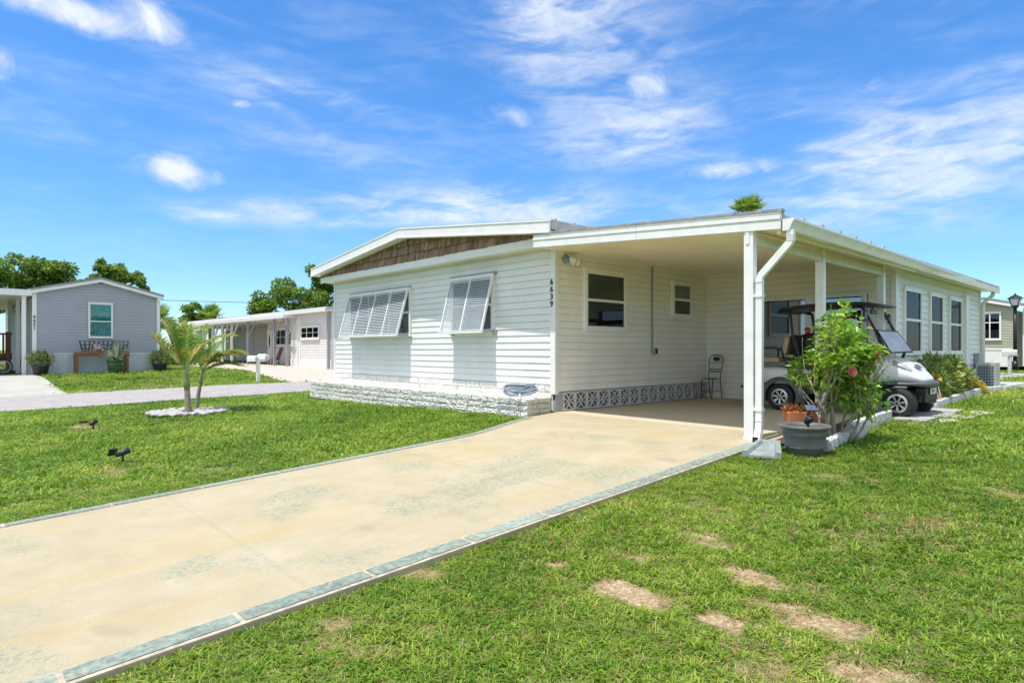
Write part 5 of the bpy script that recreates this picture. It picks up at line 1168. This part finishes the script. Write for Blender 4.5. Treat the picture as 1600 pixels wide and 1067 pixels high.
p = np.array([-2.85,23.42,1.03])+rng.normal(size=(60,3))*np.array([.13,.05,.03]); v, f = leaf_mesh(p, rng.normal(size=(60,3))+np.array([0,0,.5]), .14, .04); fastmesh('leaves', v, f, succ, ob)
# ------------------------------------------------------------------ white house with the long carport
wh = empty('white_house', (8,23.5,.1), 'long white mobile home with garage style screen door behind the palms', 'house')
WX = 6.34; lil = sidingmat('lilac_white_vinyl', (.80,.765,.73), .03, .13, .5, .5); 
m = MB(); siding(m, (WX,25.6), (WX,20.9), (-1,0), .55, 2.93, .13); siding(m, (WX,20.9), (WX+8,20.9), (0,-1), .1, 2.9, .13); m.box(WX+.02,WX+8,20.95,25.6,.05,2.9)
siding(m, (WX+1.7,33.2), (WX+1.7,25.6), (-1,0), .1, 2.75, .13); m.box(WX+1.72,WX+8,25.6,33.15,.05,2.75); m.box(WX+4.22,WX+8,33.15,48.9,.05,2.75); siding(m, (WX,25.6),(WX+1.7,25.6),(0,1),.1,2.75,.13); siding(m, (WX+4.2,48.9),(WX+4.2,33.2),(-1,0),.1,2.75,.13); siding(m, (WX+1.7,33.2),(WX+4.2,33.2),(0,1),.1,2.75,.13); m.build('wall', lil, wh)
m = MB(); m.box(WX-.03,WX+.02,20.9,25.6,.03,.56); m.box(WX-.05,WX+.03,24.33,24.5,.03,2.9); m.box(WX-.05,WX+.03,21.1,21.3,.03,2.9); m.box(WX-.12,WX,24.5,24.62,.05,2.8); m.build('garage_trim', wtrim, wh)
MB().box(WX-.15,WX-.02,20.98,21.1,.03,2.85).build('downspout', greym, wh)
window(wh, 'y', 22.1,24.25,1.58,2.28,WX-.02,-1,0,.1,None,blind,glassd,cols=3,rows=2)
window(wh, 'y', 29.1,32.0,1.25,2.4,WX+1.68,-1,0,.14,None,blind,glassd,cols=3,rows=2)
d = MB().box(WX+1.62,WX+1.69,32.3,33.1,.1,2.35).build('door', wtrim, wh, bevel=.01)
m = MB(); m.v = [(WX+1.612, 32.7+.10*math.cos(t), 1.6+.42*math.sin(t)) for t in np.linspace(0,2*math.pi,24,endpoint=False)]; m.f = [tuple(range(24))]; m.build('oval_pane', dark, d)
MB().box(WX+1.60,WX+1.63,33.0,33.06,1.05,1.25).build('handle', blackp, d)
m = MB(); m.box(WX-.45,WX+9,20.6,49.4,2.93,3.02); m.box(WX-.47,WX-.42,20.6,49.4,2.90,3.10); m.build('roof', metalw, wh)
MB().box(WX-.4,WX+9,20.55,49.4,3.021,3.13).build('roof_sheet', roofm, wh)
m = MB(); 
for k in range(10):
    for j in range(24): m.box(WX+.2,WX+.26,46.0+.3*k,46.28+.3*k,.0+.12*j,.11+.12*j)
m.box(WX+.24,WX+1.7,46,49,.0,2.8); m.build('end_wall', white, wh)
wc = empty('white_house_carport', (6.5,35,.1), 'low grey white carport roof on braced posts along the white house', 'carport')
m = MB(); m.box(5.75,WX+1.66,25.65,33.2,2.75,2.78); m.box(5.75,WX+4.15,33.2,46.5,2.75,2.78); m.build('ceiling', M('carport_shade_white',(.7,.7,.72),.5), wc)
m = MB(); m.box(5.70,5.75,25.1,46.6,2.74,2.92); m.box(5.75,WX-.05,25.1,25.15,2.74,2.92); m.box(5.75,WX+1.66,25.65,33.2,2.785,2.89); m.box(5.75,WX+4.15,33.2,46.5,2.785,2.89); m.build('roof', metalw, wc)
for i, (y, wht) in enumerate(((25.3,0),(27.0,0),(31.0,0),(33.8,1),(35.6,1),(37.5,1),(39.5,1),(41.6,1),(43.8,1))):
    m = MB(); x = 6.0; m.box(x-.06,x+.06,y-.06,y+.06,.03,2.75); m.bar((x,y,1.75),(x,y-1.2,2.73),.045,.045); m.build('post', metalw if wht else greym, wc)
    if i > 2: m = MB(); m.box(7.3,7.38,y-.04,y+.04,.03,2.75); m.bar((7.3,y,1.6),(7.3,y-1.2,2.73),.045,.045); m.build('post', greym, wc)
rk = empty('rocking_chair', (6.9,29.2,.1), 'brown wooden rocking chair by the door of the white house', 'chair')
m = MB(); m.box(6.6,7.05,28.9,29.4,.45,.50); m.build('seat', wd, rk)
m = MB(); [m.bar((7.05,28.92+.11*k,.5),(7.3,28.92+.11*k,1.2),.05,.03) for k in range(5)]; m.build('backrest', wd, rk)
for x in (6.62,7.03):
    for y in (28.92,29.38): MB().box(x-.025,x+.025,y-.025,y+.025,.1,.46).build('leg', wd, rk)
# mailboxes
def mailbox(x, y, z, label, twin, mat):
    root = empty('mailbox', (x,y,z), label, 'mailbox', 'mailboxes'); MB().box(x-.06,x+.06,y-.06,y+.06,z-.05,z+.95).build('post', mat, root, bevel=.01)
    for k in ((-1,1) if twin else (0,)):
        c = Vector((x,y,0)) + R3*(.20*k) - F3*.02*k; m = MB(); pts = [(-.1,0),(.1,0),(.1,.12)] + [(.1*math.cos(t),.12+.1*math.sin(t)) for t in np.linspace(.3,math.pi-.3,7)] + [(-.1,.12)]
        dd = Vector((0,1,0)) if not twin else Vector((-.25,1,0)).normalized(); ss_ = Vector((dd.y,-dd.x,0)); p0 = [tuple(c+ss_*a-dd*.24+Vector((0,0,z+.88+b+.03*k))) for a,b in pts]; m.prism(p0, dd*.48); bx_ = m.build('box', mat, root, recalc=True)
        m = MB(); m.prism([tuple(c+ss_*a*.3-dd*.243+Vector((0,0,z+.90+b*.5+.03*k))) for a,b in pts], dd*-.004); m.build('flap_latch', greym, bx_)
    m = MB(); m.bar(Vector((x,y,z+.86))-R3*.3, Vector((x,y,z+.86))+R3*.3, .10,.05); m.build('shelf', mat, root)
mailbox(1.25,16.75,float(zt(1.25,16.75)),'twin white mailboxes on a white post at the street edge', True, wtrim)
mailbox(22.9+1.4,-2.45,float(zt(24.3,-2.45)),'single pale mailbox on a post across the back street', False, M('mailbox_grey',(.55,.55,.52),.5))
bk_ = bush('garden_shrub', 'dusty reddish shrub at the end wall of the white house', (1.0,33.5,.1), [(1.0,33.5,.6,.5,.5,.5)], 500, .2, leafmat('dusty_leaf',[(0,(.10,.07,.05)),(1,(.25,.17,.15))]))
bush('carport_shrub', 'green leafy shrub growing under the white carport', (2.9,36.0,.1), [(2.9,36,.6,1.6,1.6,.6),(3.0,33.6,.5,1.2,1.0,.5)], 1600, .3, oakleaf)
# ------------------------------------------------------------------ beige house, lamp, behind on the right
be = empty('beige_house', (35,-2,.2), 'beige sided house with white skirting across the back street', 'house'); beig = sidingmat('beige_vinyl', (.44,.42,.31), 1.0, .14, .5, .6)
def ber(y): return 3.62-.25*abs(y-.1)
m = MB(); siding(m, (34,1.9), (34,-1.25), (-1,0), 1.08, 3.6, .14, lambda z: (0,3.15) if z < ber(1.9) else (max(0,1.8-(3.62-z)/.25), min(3.15,1.8+(3.62-z)/.25)))
siding(m, (36.5,-1.25), (36.5,-9), (-1,0), 1.0, 3.1, .14); siding(m, (34,-1.25),(36.5,-1.25),(0,-1),1.,3.1,.14); m.box(34.02,44,-1.2,3,.2,3.0); m.box(36.52,44,-9,-1.2,.2,3.1); m.build('wall', beig, be)
m = MB()
for k in range(26): y = 1.9-.122*k; m.box(33.97,34,y-.09,y,.15,1.06); m.box(33.985,34,y-.122,y-.09,.15,1.06)
m.box(36.46,36.5,-9,-1.25,.15,1.0); m.box(33.95,34,-1.27,1.9,1.04,1.12); m.build('skirting', wtrim, be)
m = MB()
for ya, yb in ((2.6,.1),(.1,-1.6)):
    slope_box(m, 33.72,33.8, ya, yb, lambda y: ber(y)+.0, lambda y: ber(y)+.17)
m.box(34.2,34.4,-9.5,-1.5,3.15,3.38); m.build('rake_fascia', wtrim, be)
m = MB()
for ya, yb in ((2.6,.1),(.1,-1.6)): slope_box(m, 33.7,44, ya, yb, lambda y: ber(y)+.17, lambda y: ber(y)+.26)
m.add([(34.2,-1.4,3.39),(34.2,-9.5,3.39),(44,-9.5,4.6),(44,-1.4,4.6),(34.2,-1.4,3.45),(34.2,-9.5,3.45),(44,-9.5,4.7),(44,-1.4,4.7)],[(0,3,2,1),(4,5,6,7),(0,1,5,4),(1,2,6,5),(2,3,7,6),(3,0,4,7)]); m.build('roof', M('shingle_blue_grey',(.22,.24,.27),.9,var=.2,scale=5), be)
for y in (-1.55,-5.5,-9.3): MB().box(34.2,34.35,y-.08,y+.08,.2,3.16).build('post', wtrim, be)
window(be,'y',-.62,.38,1.58,3.08,33.98,-1,.62,.09,(.3,1),blindw,glassd,cols=2)
sl_ = empty('street_lamp', (25.2,-2.5,.28), 'black street lamp with lantern head across the back street', 'street lamp')
lx, ly, lz = 25.24,-2.48,.28
m = MB(); m.tube([(lx,ly,lz-.05),(lx,ly,lz+.3)], [.11,.10], 10); m.tube([(lx,ly,lz+.3),(lx,ly,lz+2.55)], [.075,.065], 10); m.build('pole', blackm, sl_, smooth=True)
m = MB(); m.lathe([(0,2.52),(.10,2.54),(.13,2.60),(.15,2.62)], (lx,ly,lz), 8); m.lathe([(.27,2.90),(.20,2.98),(.05,3.06),(.02,3.12),(0,3.13)], (lx,ly,lz), 8); 
for k in range(4): a = math.pi/4+k*math.pi/2; m.bar((lx+.14*math.cos(a),ly+.14*math.sin(a),lz+2.6),(lx+.25*math.cos(a),ly+.25*math.sin(a),lz+2.91),.025,.025)
m.lathe([(.29,2.885),(.29,2.905),(.0,2.905)], (lx,ly,lz), 8); m.build('lantern', blackm, sl_)
MB().lathe([(.13,2.61),(.235,2.89)], (lx,ly,lz), 8).build('lantern_glass', M('frosted_glass',(.7,.72,.72),.3), sl_)
# ------------------------------------------------------------------ trees beyond
tree('oak_tree', 'broad dark oak behind the grey house, its left crown', 'tree', (-6.5,66,0), 3.2, [(-8.5,67,6.2,4.4,3,3.0),(-6.0,64,7.6,3.2,2.8,2.3),(-2.6,67,6.8,3.5,3,2.9),(-11,69,8.0,2.2,2.2,1.4)], 9000, .42, oakleaf, 'trees behind the houses', 9, 2, .5)
tree('oak_tree', 'tall rounded oak behind the grey house roof ridge', 'tree', (.6,64,0), 3.5, [(-.8,65,7.9,3.0,2.4,2.3),(1.2,63.4,7.0,2.6,2.2,2.2),(0,64,5.0,3.4,3,2)], 7000, .42, oakleaf, 'trees behind the houses', 9, 3, .45)
tree('oak_tree', 'oak with two separate heads right of the grey house ridge', 'tree', (4.4,61.5,0), 3.5, [(4.2,62.5,8.2,1.7,1.6,1.5),(5.4,60.8,7.0,1.7,1.5,1.7),(2.6,63.5,6.0,1.6,1.4,1.4)], 5000, .4, oakleaf, 'trees behind the houses', 8, 4, .4)
tree('oak_tree', 'big green oak between the white house and the main house', 'tree', (19,49.5,0), 3.0, [(18.3,50.2,6.5,3.2,2.8,2.7),(16.2,52,4.8,2.6,2.2,2.0),(20.6,47.6,6.6,2.6,2.2,2.4),(19.2,48.5,8.2,1.3,1.2,1.0),(22,46,5,3,3,2.6)], 11000, .4, oakleaf, 'trees behind the houses', 10, 5, .45)
hedgem = leafmat('hedge_leaf', [(0,(.08,.17,.025)),(.5,(.18,.31,.04)),(1,(.32,.42,.08))], .5, .5)
tree('garden_tree', 'dense green tree filling the gap between grey and white houses', 'tree', (1.0,36.5,0), .8, [(.7,36.8,1.7,1.0,1.0,1.5),(1.3,35.8,1.2,.9,.9,1.1),(.3,37.5,2.6,.7,.7,.7)], 3500, .26, hedgem, 'trees behind the houses', 8, 6, .12)
def fan_palm(base, h, r, label, nfan=26, seed=0, mat=None):
    rg = random.Random(seed); root = empty('fan_palm', base, label, 'palm tree', 'fan palms beyond the houses'); bx,by,bz = base
    MB().tube([(bx,by,bz-.2),(bx+.1,by,bz+h*.5),(bx,by,bz+h)], [.22,.19,.17], 10).build('trunk', ptrunk, root, smooth=True)
    m = MB()
    for k in range(nfan):
        az = k*2.4; el = rg.uniform(-.5,1.4); d = Vector((math.cos(az)*math.cos(el),math.sin(az)*math.cos(el),math.sin(el))); c = Vector((bx,by,bz+h))+d*r*.45; s = d.cross(Vector((0,0,1)))
        s = s.normalized() if s.length > .05 else Vector((1,0,0)); u = s.cross(d); m.bar((bx,by,bz+h), c, .03,.03)
        for j in range(-8,9):
            a = j/8*1.75; e = (d*math.cos(a)+s*math.sin(a)+u*.25*abs(math.sin(a))).normalized(); L_ = r*.62*(1-.18*abs(j)/8); tip = c+e*L_+Vector((0,0,-.16*L_*abs(rg.gauss(.5,.5)))); mid = c+e*L_*.5; w_ = u.cross(e).normalized()*.035*r
            m.add([c, mid-w_, tip, mid+w_], [(0,1,2,3)])
    m.build('crown', mat or palmleaf_g, root)
palmleaf_g = leafmat('fan_palm_leaf', [(0,(.10,.20,.03)),(.6,(.20,.33,.05)),(1,(.36,.43,.10))], .4, .3)
fan_palm((20.9,6.96,.0), 7.55, 1.1, 'fan palm head showing above the carport roof', 30, 1)
fan_palm((2.2,47,.1), 3.2, 1.9, 'fan palm behind the white house nearest the grey house', 24, 2); fan_palm((4.6,46,.1), 3.0, 1.7, 'fan palm behind the white house, middle one of the row', 24, 3); fan_palm((10.2,52,.1), 3.6, 1.7, 'low fan palm beyond the white roof, beside the taller leafy tree', 24, 4)
fan_palm((6.0,53,.1), 3.3, 1.7, 'fan palm half hidden behind the young palms', 24, 6)
tree('garden_tree', 'small round leafy tree sticking up over the white carport roof', 'tree', (9.0,53,.1), 2.5, [(8.9,53,4.2,1.0,1.0,1.0),(9.4,52.4,3.4,1.2,1.0,.9)], 1600, .35, hedgem, 'trees behind the houses', 7, 8, .15)
tree('garden_tree', 'far tree top peeking over the beige house roof at the picture edge', 'tree', (62,-6,.2), 4, [(62,-6,6.2,2.6,2.6,1.6),(60,-8,5.6,2,2,1.4)], 1800, .5, hedgem, 'trees behind the houses', 7, 9, .2)
for i, (x, y, h) in enumerate(((-40,75,6),(-28,80,7),(-18,76,7.5),(30,75,4),(45,60,4.5),(75,25,5),(80,5,5),(70,-25,6),(78,-45,6))):
    tree('distant_tree', ['dark tree far off beyond the left edge of the picture','bushy tree far off behind the left oak','broad tree far off, closest to the left oak','low tree far off behind the main house','low tree far off behind the shake gable','tree far off behind the sunroom','tree far off behind the beige house','tree far off right of the beige house','tree far off at the far right'][i], 'tree', (x,y,0), h*.35, [(x,y,h*.65,h*.55,h*.55,h*.36),(x+h*.4,y-1,h*.55,h*.4,h*.4,h*.3)], 1200, .8, hedgem, 'trees behind the houses', 7, 20+i, .3)
# overhead cable
m = MB(); pts = [Vector((-30,62,7.2)).lerp(Vector((26,52,6.0)), t)+Vector((0,0,-1.0*4*t*(1-t))) for t in np.linspace(0,1,24)]; m.tube(pts, .022, 4); tag(m.build('overhead_cable', blackm), 'thin overhead cable strung across behind the white house', 'cable')
# ------------------------------------------------------------------ grass
def tuft(name, nb, h, w_, spread, mat, seed, lean=.8):
    r = np.random.default_rng(seed); vs = []; fs = []
    for k in range(nb):
        a = r.uniform(0,6.283); b = np.array([r.normal(0,spread),r.normal(0,spread),-.008]); L_ = h*r.uniform(.55,1.25); el = r.uniform(.45,1.4); d = np.array([math.cos(a)*math.cos(el)*lean,math.sin(a)*math.cos(el)*lean,math.sin(el)]); s = np.array([-math.sin(a),math.cos(a),0])*w_*r.uniform(.7,1.2)
        m1 = b+d*L_*.5; t = m1+(d+np.array([math.cos(a)*.5,math.sin(a)*.5,-.55]))*L_*.5; o = len(vs)
        vs += [b-s*.4,b+s*.4,m1+s*.5,m1-s*.5,t]; fs += [(o,o+1,o+2,o+3),(o+3,o+2,o+4)]
    me = bpy.data.meshes.new(name); me.from_pydata([tuple(q) for q in vs], [], fs); me.materials.append(mat); return bpy.data.objects.new(name, me)
grassm = leafmat('grass_blade', [(0,(.040,.095,.010)),(.3,(.080,.180,.014)),(.62,(.195,.325,.030)),(.85,(.36,.46,.062)),(1,(.52,.48,.16))], .45, .35, spec=.3, objrand=True)
nt_ = grassm.node_tree; N, L = nt_.nodes, nt_.links
ta = N.new('ShaderNodeAttribute'); ta.attribute_type = 'INSTANCER'; ta.attribute_name = 'gtone'
rp = [q for q in N if q.bl_idname == 'ShaderNodeValToRGB'][0]; old = rp.inputs[0].links[0].from_socket
L.new(math_(N, L, 'ADD', math_(N, L, 'MULTIPLY', old, .72), math_(N, L, 'MULTIPLY', ta.outputs['Fac'], .42)), rp.inputs[0])
drym = leafmat('dry_blade', [(0,(.22,.12,.05)),(.35,(.36,.24,.10)),(.7,(.48,.38,.18)),(1,(.60,.52,.32))], .6, .3, objrand=True)
variants = [tuft('tuft_%d'%i, 12, .056, .0075, .026, grassm, i, 1.1) for i in range(5)] + [tuft('tuft_far_%d'%i, 16, .062, .012, .055, grassm, 10+i, 1.2) for i in range(3)] + [tuft('tuft_dry_%d'%i, 10, .045, .004, .035, drym, 30+i, 2.4) for i in range(2)]
def rects(x, y):
    """True where grass may grow"""
    ok = np.ones(len(x), bool)
    yl = np.where(x >= -.65, .02, -.46+.43*ss(-2.5,-.65,x))
    ok &= ~((x > -13) & (x < 5) & (y > YR+.012) & (y < yl-.012))
    ok &= ~((x > -.62) & (x < 12) & (y > -3.9) & (y < 8.25))
    ok &= ~((x > -.5) & (x < 2.8) & (y > -4.60+.09*np.clip(x,0,3)) & (y < -3.5)); ok &= ~((x > 4.9) & (x < 11.6) & (y > -4.36) & (y < -3.5))
    ok &= ~((x > 2.85) & (x < 4.95) & (y > -4.8) & (y < -3.5)); ok &= ~((x > 11.8) & (x < 14.3) & (y > -5) & (y < 3))
    ok &= ~((y > 10.85) & (y < 16.1)); ok &= ~((x > 17.4) & (x < 23.6)); ok &= ~((x>25.5)&(x<28.5)&(y>-9)&(y<12)); ok &= ~((x > 33.9) & (y < 4)&(y>-10))
    ok &= ~((x < -4.8) & (y > 16) & (y < 40)); ok &= ~((x > -4.95) & (x < -.4) & (y > 23.95)); ok &= ~((y > 16.2) & (x > 2.4 + np.maximum(0,(y-16.2))*.03) & (x < 30))
    ok &= ~((y>33)&(x>.2))
    px, py = x-CX, y-CY; u = px*RT[0]+py*RT[1]; v = px*FW[0]+py*FW[1]; ok &= ~((u/.86)**2+(v/.68)**2 < 1)
    ok &= ~(np.hypot(x+.72,y+4.55) < .2)
    dx, dy = x-CAM[0], y-CAM[1]; t = dx*FW[0]+dy*FW[1]; s = dx*RT[0]+dy*RT[1]
    ok &= (t > .8) & (np.abs(s) < t*1.05+1.6)
    return ok
G = []; 
def scatter(r0, r1, dens, sc, lo, hi, k):
    A = math.pi*(r1*r1-r0*r0)*(110/360); n = int(A*dens); r = np.sqrt(rng.uniform(r0*r0, r1*r1, n)); a = TH + rng.uniform(-R(55), R(55), n); x = CAM[0]+r*np.cos(a); y = CAM[1]+r*np.sin(a); o = rects(x, y); x, y = x[o], y[o]
    b = bare(x, y); keep = rng.random(len(x)) > b*.72; x, y, b = x[keep], y[keep], b[keep]
    big = .5+.5*np.sin(1.7*x+1.3*np.sin(2.1*y))*np.sin(1.9*y+1.1*np.sin(1.3*x))
    idx = rng.integers(lo, hi+1, len(x)); dry = rng.random(len(x)) < (.21+1.1*b+.14*(big > .7)); idx[dry] = rng.integers(8, 10, dry.sum())
    s = sc*rng.uniform(.7,1.25,len(x))*(.85+.3*big)*(1-.35*b); tone = .5+.28*np.sin(.9*x+1.7*np.sin(.7*y+1))*np.sin(.8*y+1.3*np.sin(.6*x))+.22*np.sin(3.1*x+2*np.sin(2.3*y))*np.sin(2.7*y+1.5*np.sin(1.9*x)) - .16 + .22*ss(-1,9,x)*(y<-4) + .25*b
    G.append(np.stack([x,y,zt(x,y),s,idx,tone], 1))
scatter(.8, 4.5, 900, 1.0, 0, 4, 0); scatter(4.5, 8, 480, 1.15, 0, 4, 0); scatter(8, 14, 190, 1.35, 5, 7, 0); scatter(14, 24, 75, 1.7, 5, 7, 0); scatter(24, 40, 22, 2.6, 5, 7, 0)
G = np.concatenate(G)
gm = bpy.data.meshes.new('grass'); gm.vertices.add(len(G)); gm.vertices.foreach_set('co', G[:,:3].astype(np.float32).ravel())
for nm, tp, col_ in (('gscale','FLOAT',G[:,3].astype(np.float32)),('grot','FLOAT',rng.uniform(0,6.283,len(G)).astype(np.float32)),('gtone','FLOAT',G[:,5].astype(np.float32)),('gidx','INT',G[:,4].astype(np.int32))):
    q = gm.attributes.new(nm, tp, 'POINT'); q.data.foreach_set('value', col_)
go = bpy.data.objects.new('grass', gm); COL.objects.link(go); gm.materials.append(grassm); tag(go, 'short coarse green grass blades covering the lawns', 'grass', kind='stuff')
gt = bpy.data.node_groups.new('grass_nodes', 'GeometryNodeTree'); gt.interface.new_socket('Geometry', in_out='INPUT', socket_type='NodeSocketGeometry'); gt.interface.new_socket('Geometry', in_out='OUTPUT', socket_type='NodeSocketGeometry')
N, L = gt.nodes, gt.links; gi = N.new('NodeGroupInput'); gout = N.new('NodeGroupOutput'); jn = N.new('GeometryNodeJoinGeometry')
for vb in reversed(variants):
    oi = N.new('GeometryNodeObjectInfo'); oi.inputs['Object'].default_value = vb; oi.inputs['As Instance'].default_value = True; L.new(oi.outputs['Geometry'], jn.inputs[0])
ip = N.new('GeometryNodeInstanceOnPoints'); ip.inputs['Pick Instance'].default_value = True; L.new(gi.outputs[0], ip.inputs['Points']); L.new(jn.outputs[0], ip.inputs['Instance'])
def named(n_, tp): q = N.new('GeometryNodeInputNamedAttribute'); q.data_type = tp; q.inputs['Name'].default_value = n_; return q.outputs['Attribute']
L.new(named('gidx','INT'), ip.inputs['Instance Index']); L.new(named('gscale','FLOAT'), ip.inputs['Scale'])
cb = N.new('ShaderNodeCombineXYZ'); L.new(named('grot','FLOAT'), cb.inputs[2]); er = N.new('FunctionNodeEulerToRotation'); L.new(cb.outputs[0], er.inputs[0]); L.new(er.outputs[0], ip.inputs['Rotation'])
L.new(ip.outputs[0], gout.inputs[0]); md = go.modifiers.new('grass', 'NODES'); md.node_group = gt
print('grass tufts', len(G))
